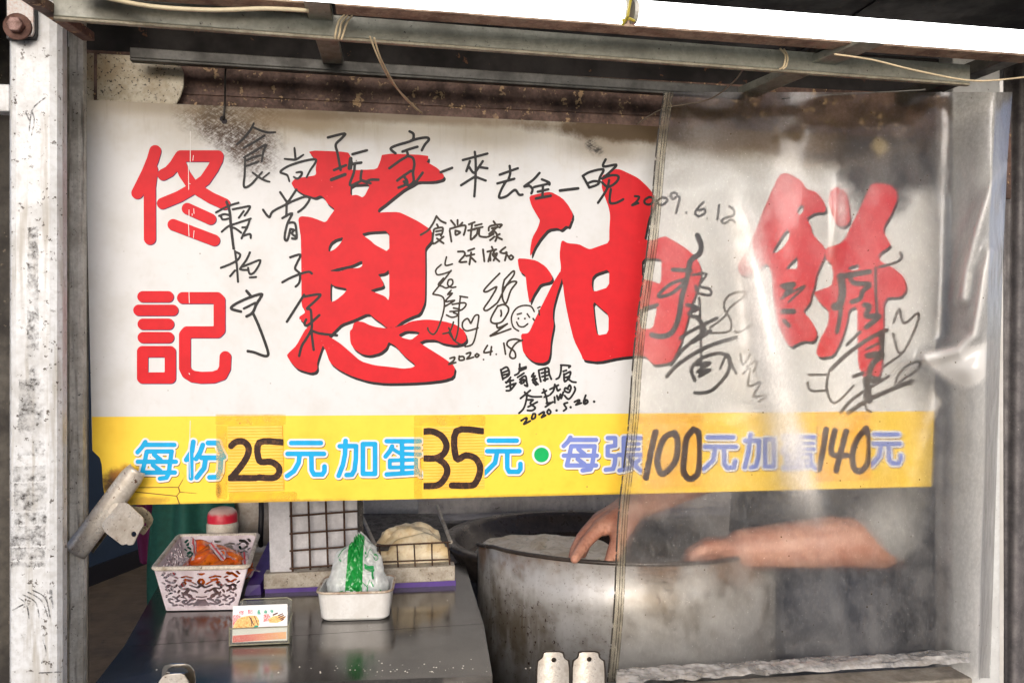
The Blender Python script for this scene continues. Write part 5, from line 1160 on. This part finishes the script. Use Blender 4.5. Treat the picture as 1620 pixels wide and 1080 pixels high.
# ------------------------------------------------------------------ bulldog clips
M_CLIP = worn('clip_steel', C(206, 200, 190), C(160, 150, 136), .35, .35, vs=30, speck=C(84, 52, 34), speck_scale=170, speck_r=.3, bump=.3)
M_CLIPD = worn('clip_steel_dark', C(170, 158, 130), C(110, 100, 84), .35, .5, vs=30, speck=C(50, 36, 26), speck_scale=170, speck_r=.3)
K1 = (100, 700, 5.4)
clip = thing('bulldog_clip', 'big pale bulldog clip gripping the torn corner of the sign', 'clip', at(185, 860, 1.235))
def plate(name, poly, holes, y, th, mat, parent, step=1.0, warp=None):
    mp = (lambda px, py: at(px, py, y + (warp(px, py) if warp else 0)))
    mb = march(field(polys=[poly], holes=holes, step=step), mp, cells=True); mb.flat = False
    return meshobj(name, mb, mat, parent, solid=th, merge=True, smooth=False)
circ = lambda cx_, cy_, r: [(cx_ + r * math.cos(2 * math.pi * k / 16), cy_ + r * math.sin(2 * math.pi * k / 16)) for k in range(16)]
# jaw: a bent half-round bar
ja, jb = at(119, 873, 1.225), at(218, 741, 1.225)
dj = (jb - ja).normalized(); sj_ = Vector((0, 1, 0)).cross(dj).normalized()
def jaw(u, v):
    t = (v - .5) * math.pi * 1.0; w_ = .0155 * (1.0 - .25 * max(0, (u - .85) / .15) ** 2)
    return ja.lerp(jb, u) + sj_ * w_ * math.sin(t) + Vector((0, -.010 * math.cos(t), 0))
meshobj('jaw', MB().grid(jaw, 30, 12), M_CLIP, clip, smooth=True, solid=.0016)
def jaw2(u, v):
    t = (v - .5) * math.pi; return ja.lerp(jb, u) + sj_ * .0155 * math.sin(t) + Vector((0, .030 + .008 * math.cos(t), 0))
meshobj('jaw', MB().grid(jaw2, 30, 12), M_CLIPD, clip, smooth=True, solid=.0016)
hp = chaikin(pts(K1, '420 520 545 510 685 640 690 700 640 780 600 870 560 875 545 862 505 875 360 765 330 700'), .1)
plate('handle', hp, [circ(212, 844.5, 4.4)], 1.214, .0016, M_CLIP, clip, 1.0, lambda px, py: -.0007 * max(0, (px - 175) * .6 + (py - 812) * .5))
hp2 = chaikin(pts(K1, '560 540 680 550 740 595 770 650 760 690 690 790 640 760'), .1)
plate('rear_handle', hp2, [circ(229, 829, 3)], 1.232, .0016, M_CLIPD, clip, 1.0)
meshobj('spring', MB().tube([at(160, 812, 1.224), at(190, 770, 1.224)], .006, 10), M_CLIPD, clip, smooth=True)
def front_clip(label, cx_, hy):
    th = thing('bulldog_clip', label, 'clip', at(cx_, 1100, 1.09), 'bulldog clips on the front ledge')
    def shp(g_): return chaikin([(cx_ - 14 - g_, 1031 - g_), (cx_ + 14 + g_, 1031 - g_), (cx_ + 16 + g_, 1040), (cx_ + 24 + g_, 1046 - g_), (cx_ + 25 + g_, 1110), (cx_ - 25 - g_, 1110), (cx_ - 24 - g_, 1046 - g_), (cx_ - 16 - g_, 1040)], .16)
    plate('handle', shp(0), [circ(cx_ + 1, hy, 4)], 1.074, .0022, M_CLIP, th, 1.2, lambda px, py: .005 * ((px - cx_) / 25) ** 2 + .00012 * (1110 - py))
    plate('rear_handle', shp(2.4), [], 1.092, .0022, M_IRON, th, 1.2, lambda px, py: .004 * ((px - cx_) / 25) ** 2)
    meshobj('jaw', MB().box(at(cx_, 1112, 1.082), (.052, .022, .02)), M_CLIP, th, bevel=.005)
front_clip('left one of the two pale bulldog clips on the front ledge', 875, 1043)
front_clip('right one of the two pale bulldog clips on the front ledge', 931, 1042)
cl3 = thing('bulldog_clip', 'chrome bulldog clip at the bottom edge of the counter', 'clip', at(280, 1100, 1.09))
NCh = NT('chrome'); M_CHROME = NCh.done(NCh.bsdf((.55, .53, .49, 1), .16, 1.0, NCh.bump(NCh.noise(60, 4), .15, .001)))
plate('rear_handle', chaikin([(262, 1049), (298, 1049), (309, 1062), (310, 1110), (255, 1110), (256, 1060)], .2), [chaikin([(268, 1054), (294, 1054), (300, 1064), (262, 1064)], .2)], 1.10, .0025, M_CHROME, cl3, 1.0)
plate('handle', chaikin([(258, 1068), (268, 1066), (290, 1065), (300, 1080), (304, 1110), (246, 1110), (250, 1080)], .2), [], 1.082, .003, M_CLIP, cl3, 1.0)

# crumbs of flour and batter along the counter's front edge
rs_ = random.Random(11); cmb = MB()
for _ in range(56):
    if rs_.random() < .8: px, py = rs_.gauss(640, 70), 1064 - abs(rs_.gauss(0, 9))
    else: px, py = rs_.uniform(200, 750), rs_.uniform(905, 1070)
    p_ = atz(px, py, ZC); r_ = rs_.uniform(.0005, .0017)
    vs_ = [p_ + Vector((r_ * math.cos(a_) * rs_.uniform(.6, 1.3), r_ * math.sin(a_) * rs_.uniform(.6, 1.3), .0001)) for a_ in (0, 1.3, 2.5, 3.8, 5.0)] + [p_ + Vector((0, 0, r_ * .8))]
    cmb.add(vs_, [(0, 1, 5), (1, 2, 5), (2, 3, 5), (3, 4, 5), (4, 0, 5), (4, 3, 2, 1, 0)])
co_ = tag(meshobj('crumbs', cmb, plain('crumb', (.74, .70, .60, 1), .9)), 'pale flour crumbs scattered on the steel counter', 'crumbs'); co_['kind'] = 'stuff'

# =================================================================== THE COOK (mostly hidden behind the sign and the plastic)
NS = NT('skin')
n1 = NS.noise(26, 3, .65); n2 = NS.noise(90, 3, .7)
cs = NS.mix(NS.rng(n1, .35, .68), C(200, 148, 124), C(178, 120, 98)); cs = NS.mix(NS.math('MULTIPLY', NS.rng(n2, .5, .72), .5), cs, C(146, 86, 70))
M_SKIN = NS.done(NS.bsdf(cs, .48, 0, NS.bump(NS.math('ADD', NS.noise(150, 2, .7), NS.math('MULTIPLY', NS.noise(1, 2, .6, NS.turned((0, R(50), 0), (220, 60, 40))), 1.4)), .5, .0024), Subsurface_Weight=.08, Subsurface_Radius=(.01, .004, .002)))
M_SHIRT = plain('grey_shirt', C(178, 178, 176), .85, scale=120)
M_APRON = plain('navy_apron', C(34, 42, 60), .85, scale=100)
M_TROUS = plain('dark_trousers', C(40, 40, 46), .85)
M_HAIR = plain('black_hair', C(26, 22, 20), .5, scale=200)
M_SHOE = plain('shoe', C(30, 28, 28), .6)

CX, CY = .97, 1.66                      # where the cook stands
FW, LF = Vector((-.8, -.6, 0)), Vector((.6, -.8, 0))
def W(f, l, z): return Vector((CX, CY, 0)) + FW * f + LF * l + Vector((0, 0, z))
def cap(mb, p0, p1, r0, r1): mb.capsule(p0, p1, r0, r1, 14, 5)
body = MB()
cap(body, W(-.01, 0, .92), W(-.01, 0, 1.06), .130, .120)
for s in (-1, 1):
    cap(body, W(-.01, s * .06, .97), W(0, s * .075, 1.27), .10, .112)
    cap(body, W(0, s * .07, 1.30), W(.01, s * .145, 1.395), .098, .060)
    hip, knee, ank = W(-.01, s * .085, .88), W(.01, s * .10, .50), W(-.02, s * .11, .09)
    cap(body, hip, knee, .088, .058); cap(body, knee, ank, .056, .040); cap(body, ank + Vector((0, 0, -.03)), ank + FW * .15 + Vector((0, 0, -.055)), .040, .030)
HDZ = 1.615
def Hd(f, l, z): return W(.045 + f, l, HDZ + z)
cap(body, W(.0, 0, 1.38), W(.02, 0, 1.51), .060, .052)
cap(body, Hd(-.012, 0, .03), Hd(.012, 0, -.045), .086, .064)
cap(body, Hd(.02, 0, -.07), Hd(.052, 0, -.078), .045, .03)
cap(body, Hd(.085, 0, .004), Hd(.104, 0, -.024), .011, .015)
for s in (-1, 1): cap(body, Hd(-.008, s * .078, .018), Hd(-.004, s * .074, -.024), .016, .011)
shL, shR = W(0, .185, 1.405), W(0, -.185, 1.405)
# left arm: elbow low beside the pan, forearm lying along the guard's rim
elL = at(1388, 858, 1.43); wrL = at(1176, 866, 1.46)
cap(body, W(0, .10, 1.38), shL, .07, .062); cap(body, shL, elL, .057, .049)
m1 = elL.lerp(wrL, .35) + Vector((0, 0, .006))
cap(body, elL, elL + Vector((.012, 0, .004)), .050, .046); cap(body, elL, m1, .049, .048); cap(body, m1, wrL, .050, .037)
# right arm: behind the sign, its hand coming down over the rim
elR = Vector((.74, 1.62, 1.265)); wrR = at(1000, 800, 1.555)
cap(body, W(0, -.10, 1.38), shR, .07, .062); cap(body, shR, elR, .057, .046); cap(body, elR, elR.lerp(wrR, .35), .046, .046); cap(body, elR.lerp(wrR, .35), wrR, .046, .030)
def hand(wr, kn, f1, f2, f3, th, k=1.0, spread=Vector((0, .010, 0))):
    for i in range(4):
        cap(body, wr + spread * (i - 1.5), kn[i], .0205 * k, .0125 * k)
        cap(body, wr.lerp(kn[i], .55) + Vector((0, 0, -.006)), kn[i] + (wr - kn[i]).normalized() * .006 + Vector((0, 0, -.006)), .0175 * k, .0115 * k)
        r_ = (.0092, .0098, .0098, .0086)[i] * k
        cap(body, kn[i], f1[i], r_ * 1.22, r_ * 1.08); cap(body, f1[i], f2[i], r_ * 1.08, r_ * .98); cap(body, f2[i], f3[i], r_ * .97, r_ * .78)
    cap(body, wr.lerp(th[0], .25), th[0], .022 * k, .0170 * k); cap(body, th[0], th[1], .0165 * k, .0132 * k); cap(body, th[1], th[2], .0130 * k, .0118 * k); cap(body, th[2], th[3], .0118 * k, .0088 * k)
hand(wrR, [at(950, 834, 1.500), at(943, 828, 1.524), at(947, 822, 1.548), at(956, 818, 1.570)],
     [at(929, 855, 1.485), at(921, 851, 1.512), at(925, 845, 1.540), at(936, 841, 1.565)],
     [at(917, 872, 1.462), at(911, 869, 1.495), at(915, 864, 1.527), at(927, 860, 1.555)],
     [at(909, 884, 1.440), at(906, 884, 1.478), at(911, 881, 1.512), at(922, 877, 1.545)],
     [at(982, 836, 1.495), at(978, 858, 1.470), at(971, 876, 1.448), at(964, 889, 1.430)], 1.24)
hand(wrL, [at(1121, 864, 1.475), at(1117, 861, 1.497), at(1118, 860, 1.520), at(1123, 860, 1.542)],
     [at(1096, 878, 1.472), at(1093, 874, 1.496), at(1094, 873, 1.520), at(1100, 873, 1.542)],
     [at(1086, 898, 1.480), at(1083, 895, 1.505), at(1085, 893, 1.528), at(1091, 892, 1.546)],
     [at(1090, 914, 1.490), at(1087, 912, 1.515), at(1089, 910, 1.534), at(1095, 908, 1.548)],
     [at(1146, 890, 1.470), at(1124, 902, 1.466), at(1107, 912, 1.470), at(1097, 920, 1.478)], 1.15)
cap(body, at(1155, 880, 1.49), at(1115, 884, 1.50), .034, .028)
cook = thing('person', 'cook in grey shirt and navy apron reaching into the pan behind the plastic', 'person', (CX, CY, 0))
bo = meshobj('body', body, M_SKIN, cook, smooth=True)
rm = bo.modifiers.new('remesh', 'REMESH'); rm.mode = 'VOXEL'; rm.voxel_size = .004; rm.use_smooth_shade = True
sm = bo.modifiers.new('smooth', 'SMOOTH'); sm.factor = .5; sm.iterations = 5
def skinned(name, parts, mat, vox=.008, it=4):
    mb = MB()
    for p0, p1, r0, r1 in parts: cap(mb, p0, p1, r0, r1)
    o = meshobj(name, mb, mat, cook, smooth=True)
    r_ = o.modifiers.new('remesh', 'REMESH'); r_.mode = 'VOXEL'; r_.voxel_size = vox; r_.use_smooth_shade = True
    s_ = o.modifiers.new('smooth', 'SMOOTH'); s_.factor = .5; s_.iterations = it
    return o
shirt = []
for s in (-1, 1):
    shirt += [(W(-.01, s * .06, .98), W(0, s * .075, 1.27), .118, .130), (W(0, s * .07, 1.30), W(.01, s * .145, 1.395), .113, .073)]
shirt += [(W(-.01, 0, .94), W(-.01, 0, 1.06), .148, .138), (W(0, .10, 1.38), shL, .082, .077), (shL, shL.lerp(elL, .90), .080, .073), (W(0, -.10, 1.38), shR, .082, .076), (shR, shR.lerp(elR, .75), .072, .064)]
skinned('shirt', shirt, M_SHIRT, .007)
tr_ = []
for s in (-1, 1):
    tr_ += [(W(-.01, s * .085, .88), W(.01, s * .10, .50), .102, .074), (W(.01, s * .10, .50), W(-.02, s * .11, .12), .072, .060)]
tr_ += [(W(-.01, -.05, .92), W(-.01, .05, .92), .142, .142)]
skinned('trousers', tr_, M_TROUS, .01)
def apf(u, v):
    a_ = R(-105 + 210 * u); z = 1.26 - .72 * v
    return W((.168 + .02 * v) * math.cos(a_), (.232 + .02 * v) * math.sin(a_) + .006 * math.sin(16 * u + 5 * v), z)
meshobj('apron', MB().grid(apf, 40, 20), M_APRON, cook, smooth=True, solid=.003)
skinned('hair', [(Hd(-.022, 0, .045), Hd(.022, 0, .055), .088, .072), (Hd(-.04, 0, .03), Hd(-.035, 0, -.05), .074, .05)], M_HAIR, .006)
M_EYEW = plain('eye_white', C(225, 220, 212), .3, jit=0); M_PUP = plain('pupil', C(30, 20, 16), .2); M_LIPS = plain('lips', C(150, 84, 76), .5)
def blob(name, p0, p1, r0, r1, mat):
    mb = MB(); mb.capsule(p0, p1, r0, r1); meshobj(name, mb, mat, cook, smooth=True)
for s in (-1, 1):
    blob('eye', Hd(.0815, s * .030 - .006, .008), Hd(.0815, s * .030 + .006, .008), .0065, .0065, M_EYEW)
    blob('pupil', Hd(.0865, s * .030 - .001, .008), Hd(.0865, s * .030 + .001, .008), .0035, .0035, M_PUP)
    blob('eyebrow', Hd(.083, s * .018, .028), Hd(.076, s * .046, .027), .004, .003, M_HAIR)
    blob('shoe', W(-.05, s * .11, .045), W(.14, s * .11, .04), .045, .038, M_SHOE)
blob('mouth', Hd(.088, -.018, -.056), Hd(.088, .018, -.056), .0055, .0055, M_LIPS)

# =================================================================== THE CLEAR PLASTIC CURTAIN IN FRONT
def plastic_mat():
    N = NT('clear_plastic')
    sx = N.sep()
    # milky scuffing, broken by wipe marks; soot towards the top; specks of grease
    scuff = N.noise(1.0, 4, .72, N.turned((0, R(25), 0), (15, 15, 10)))
    scr = N.noise(1.0, 3, .75, N.turned((0, R(-8), 0), (260, 260, 120)))
    haze = N.math('ADD', N.rng(scuff, .28, .80, .015, .16), N.rng(scr, .45, .80, 0, .07))
    glare_haze = N.n('ShaderNodeAttribute'); glare_haze.attribute_name = 'glare_haze'  # highlights on the sheet, painted in as white haze
    haze = N.math('ADD', haze, N.math('MULTIPLY', glare_haze.outputs['Fac'], N.rng(scr, .25, .7, .70, 1.0)))
    haze = N.math('MAXIMUM', N.math('MINIMUM', haze, .93), .01)
    nb = N.bump(N.noise(9, 2, .6), .35, .012)
    tr = N.n('ShaderNodeBsdfTransparent'); tr.inputs[0].default_value = (1.0, .995, .97, 1)
    rf = N.n('ShaderNodeBsdfRefraction'); rf.inputs['Color'].default_value = (1.0, .995, .97, 1); rf.inputs['IOR'].default_value = 1.06; rf.inputs['Roughness'].default_value = .55
    t2 = N.n('ShaderNodeMixShader'); t2.inputs[0].default_value = .30; N.t.links.new(tr.outputs[0], t2.inputs[1]); N.t.links.new(rf.outputs[0], t2.inputs[2])
    milk = N.n('ShaderNodeBsdfDiffuse'); milk.inputs[0].default_value = (.97, .955, .91, 1)
    trl = N.n('ShaderNodeBsdfTranslucent'); trl.inputs[0].default_value = (.95, .94, .91, 1)
    mm = N.n('ShaderNodeMixShader'); mm.inputs[0].default_value = .38; N.t.links.new(milk.outputs[0], mm.inputs[1]); N.t.links.new(trl.outputs[0], mm.inputs[2])
    a = N.n('ShaderNodeMixShader'); N.put(a.inputs[0], haze); N.t.links.new(t2.outputs[0], a.inputs[1]); N.t.links.new(mm.outputs[0], a.inputs[2])
    # brown soot film in blotches near the top, dark grease specks and pale dust
    soot = N.math('MULTIPLY', N.rng(N.math('ADD', sx[2], N.math('MULTIPLY', scuff, .30)), .86, 1.06), .34)
    fine = N.noise(170, 3, .75)
    dirt = N.math('MULTIPLY', soot, N.rng(fine, .35, .65, .35, 1))
    spk = N.math('MULTIPLY', N.rng(N.voro(58), .085, .05), N.rng(scuff, .50, .56))
    dirt = N.math('MAXIMUM', dirt, spk)
    dirt = N.math('MAXIMUM', dirt, N.math('MULTIPLY', N.rng(fine, .69, .73), N.rng(scuff, .44, .64)))
    sd = N.n('ShaderNodeBsdfDiffuse'); N.put(sd.inputs[0], C(88, 72, 46))
    b = N.n('ShaderNodeMixShader'); N.put(b.inputs[0], dirt); N.t.links.new(a.outputs[0], b.inputs[1]); N.t.links.new(sd.outputs[0], b.inputs[2])
    wd = N.n('ShaderNodeBsdfDiffuse'); wd.inputs[0].default_value = (.8, .8, .78, 1)
    d = N.n('ShaderNodeMixShader'); N.put(d.inputs[0], N.math('MULTIPLY', N.rng(N.noise(300, 2, .7, N.mapping((1, 1, 1), (3, 1, 2))), .69, .75), .5)); N.t.links.new(b.outputs[0], d.inputs[1]); N.t.links.new(wd.outputs[0], d.inputs[2])
    gl = N.n('ShaderNodeBsdfGlossy'); gl.inputs['Roughness'].default_value = .14; N.put(gl.inputs['Normal'], nb)
    fr = N.n('ShaderNodeFresnel'); fr.inputs['IOR'].default_value = 1.5; N.put(fr.inputs['Normal'], nb)
    e = N.n('ShaderNodeMixShader'); N.put(e.inputs[0], fr.outputs[0]); N.t.links.new(d.outputs[0], e.inputs[1]); N.t.links.new(gl.outputs[0], e.inputs[2])
    return N.done(e.outputs[0])
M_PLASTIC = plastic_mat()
cur = thing('plastic_curtain', 'hazy clear plastic curtain hanging over the right half of the sign', 'curtain', (at(1300, 1070, 1.19).x, 1.19, at(1300, 1070, 1.19).z))
def hem(py): return np.interp(py, [140, 300, 600, 800, 1090], [1054, 1036, 1002, 984, 964])
def right(py): return np.interp(py, [140, 250, 380, 640, 1090], [1602, 1594, 1588, 1580, 1566])
YQ = 1.195
def gauss(x, c, s): return math.exp(-((x - c) / s) ** 2)
def ridge_x(py): return np.interp(py, [250, 330, 420, 513, 605, 700, 780, 850, 1000, 1090], [1180, 1186, 1196, 1216, 1235, 1258, 1280, 1300, 1330, 1345])
FOLD_A = [(1592, 262), (1568, 298), (1554, 337), (1540, 380), (1527, 428), (1522, 470)]
FOLD_B = [(1568, 400), (1559, 428), (1549, 486), (1540, 529), (1515, 553), (1467, 565)]
def pdist(L, x, y):
    best = 1e9
    for (x0, y0), (x1, y1) in zip(L, L[1:]):
        dx, dy = x1 - x0, y1 - y0; t = max(0, min(1, ((x - x0) * dx + (y - y0) * dy) / (dx * dx + dy * dy)))
        best = min(best, math.hypot(x - x0 - t * dx, y - y0 - t * dy))
    return best
FLARE = [(1462, 566), (1516, 556), (1570, 545), (1572, 572), (1548, 600), (1530, 608), (1500, 596)]  # outline of the painted white flare
def sheet(u, v):
    py = 146 + (1072 - 146) * v
    # top edge: rises from the hem, lifts over the roof rail at the right
    L_, R_ = hem(py), right(py)
    px = L_ + (R_ - L_) * u
    y = YQ + .006 * math.sin(5 * u + 2 * v) + .004 * math.sin(11 * u - 3 * v) + .003 * math.sin(23 * u + 5 * v)
    y -= .010 * gauss(px, ridge_x(py), 28) * min(1, max(0, (py - 230) / 120))
    y -= .008 * gauss(px, 1330 - (py - 250) * .05, 12) * max(0, 1 - abs(py - 330) / 120)
    # bag-like fold at the right: the sheet swings out towards the viewer and round the post
    k = max(0.0, (px - 1470) / max(1.0, R_ - 1470))
    y -= .050 * math.sin(min(1, k) * math.pi * .62) ** 2.6
    y += .10 * max(0, k - .80) / .20 * (1 if k > .80 else 0)
    y -= .016 * gauss(pdist(FOLD_A, px, py), 0, 12) + .022 * gauss(pdist(FOLD_B, px, py), 0, 13)
    y -= .014 * gauss(px, 1515, 40) * gauss(py, 582, 22)
    y += .0012 * gauss((px - 1100) * .35 + (py - 260) * .9, 0, 18) + .002 * gauss((px - 1120) * .5 - (py - 900) * .6, 0, 20) - .004 * gauss((px - 1420) + (py - 900) * .25, 0, 18)
    return at(px, py, y)
NU, NV = 220, 220
mbp = MB().grid(sheet, NU, NV)
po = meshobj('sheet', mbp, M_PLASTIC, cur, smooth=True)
at_ = po.data.attributes.new('glare_haze', 'FLOAT', 'POINT')  # streak and fold reflections painted as whitening, plus haze by the post
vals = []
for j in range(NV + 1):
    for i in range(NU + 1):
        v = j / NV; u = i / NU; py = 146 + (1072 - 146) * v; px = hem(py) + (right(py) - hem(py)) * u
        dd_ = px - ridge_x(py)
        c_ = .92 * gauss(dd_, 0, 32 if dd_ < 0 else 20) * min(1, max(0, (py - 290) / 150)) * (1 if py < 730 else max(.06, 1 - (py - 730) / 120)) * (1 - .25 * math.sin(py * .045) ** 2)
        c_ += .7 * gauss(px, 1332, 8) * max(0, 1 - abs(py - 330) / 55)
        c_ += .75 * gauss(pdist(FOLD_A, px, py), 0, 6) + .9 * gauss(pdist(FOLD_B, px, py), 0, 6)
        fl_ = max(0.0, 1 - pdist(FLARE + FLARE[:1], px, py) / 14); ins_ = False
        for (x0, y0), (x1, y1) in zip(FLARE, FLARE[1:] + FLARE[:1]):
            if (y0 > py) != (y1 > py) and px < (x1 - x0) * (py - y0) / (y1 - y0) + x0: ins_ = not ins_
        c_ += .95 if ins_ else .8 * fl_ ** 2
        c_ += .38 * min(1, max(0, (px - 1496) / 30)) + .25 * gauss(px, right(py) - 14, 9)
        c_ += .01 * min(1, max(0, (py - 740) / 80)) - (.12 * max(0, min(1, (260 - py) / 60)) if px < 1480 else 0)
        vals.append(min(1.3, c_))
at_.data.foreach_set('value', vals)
# hem: a doubled strip stitched along the left edge
NHm = NT('plastic_hem')
tr = NHm.n('ShaderNodeBsdfTransparent'); tr.inputs[0].default_value = (.90, .875, .79, 1); dfm = NHm.bsdf(C(186, 176, 150), .4)
stn = NHm.rng(NHm.noise(1, 3, .75, NHm.mapping((90, 90, 22))), .42, .70)
dk = NHm.bsdf(C(46, 38, 28), .6)
a = NHm.n('ShaderNodeMixShader'); NHm.put(a.inputs[0], NHm.rng(NHm.noise(30, 3), .3, .7, .10, .32)); NHm.t.links.new(tr.outputs[0], a.inputs[1]); NHm.t.links.new(dfm, a.inputs[2])
b = NHm.n('ShaderNodeMixShader'); NHm.put(b.inputs[0], NHm.math('MULTIPLY', stn, .45)); NHm.t.links.new(a.outputs[0], b.inputs[1]); NHm.t.links.new(dk, b.inputs[2])
M_HEM = NHm.done(b.outputs[0])
def hemf(u, v):
    py = 146 + (1078 - 146) * v; p = at(hem(py) - 3 + 15 * u + 1.6 * math.sin(py * .021), py, sheet(0, v).y - .0022 - .0015 * math.sin(math.pi * u)); return p
meshobj('hem', MB().grid(hemf, 4, 90), M_HEM, cur, smooth=True)
NL = NT('hem_grime'); tr = NL.n('ShaderNodeBsdfTransparent'); dk = NL.bsdf(C(34, 28, 20), .6); a = NL.n('ShaderNodeMixShader')
NL.put(a.inputs[0], NL.rng(NL.noise(1, 3, .75, NL.mapping((30, 30, 60))), .36, .50)); NL.t.links.new(tr.outputs[0], a.inputs[1]); NL.t.links.new(dk, a.inputs[2]); M_GRIME = NL.done(a.outputs[0])
for off_, w_ in ((-3, 2.6), (4, 1.0), (8, .9), (12, .7)):
    def gl_(u, v, off_=off_, w_=w_):
        py = 146 + (1078 - 146) * v; return at(hem(py) + off_ + w_ * (u - .5) + 1.6 * math.sin(py * .021), py, sheet(0, v).y - .0046)
    meshobj('stitch_line', MB().grid(gl_, 1, 90), M_GRIME, cur)
# bunched lower edge lying on the ledge
def bunch(u, v):
    px = 975 + 560 * u; y = 1.135 + .05 * v
    z = a_.z + .001 + .009 * (math.sin(math.pi * v) ** .7) * (.75 + .35 * mnoise.noise(Vector((u * 9, v * 2, 1)))) + .004 * abs(mnoise.noise(Vector((u * 14, v * 5, 4)))) + .002 * mnoise.noise(Vector((u * 26 + v * 6, v * 9, 7)))
    p = at(px, 1079, y); return Vector((p.x, y + .008 * mnoise.noise(Vector((u * 25, 3, v * 3))), z))
NBn = NT('bunched_plastic'); hz_ = NBn.noise(50, 3, .75)
_bt = NBn.n('ShaderNodeBsdfTransparent'); _bs = NBn.bsdf(NBn.mix(NBn.rng(hz_, .35, .7), (.52, .50, .47, 1), (.36, .33, .29, 1)), .2, Coat_Weight=.4)
_bm = NBn.n('ShaderNodeMixShader'); NBn.put(_bm.inputs[0], NBn.rng(NBn.noise(26, 3, .7), .35, .6, .30, .92)); NBn.t.links.new(_bt.outputs[0], _bm.inputs[1]); NBn.t.links.new(_bs, _bm.inputs[2])
M_BUNCH = NBn.done(_bm.outputs[0])
meshobj('bunched_edge', MB().grid(bunch, 160, 16), M_BUNCH, cur, smooth=True)
# second dark hanging sheet beyond the right edge
def side_sheet(u, v):
    py = 60 + 1040 * v; px = 1588 + 60 * u; return at(px, py, 1.42 + .01 * math.sin(9 * u + 2 * v))
tag(meshobj('tarpaulin', MB().grid(side_sheet, 16, 40), worn('dark_tarp', C(112, 107, 106), C(76, 73, 73), .6, vs=26, speck=C(130, 126, 124), speck_scale=170, speck_r=.2), smooth=True, solid=.002), 'dark speckled tarpaulin hanging at the right edge', 'tarpaulin')

# ------------------------------------------------------------------ tidy
for o in list(bpy.data.objects):
    if '_base' in o: del o['_base']
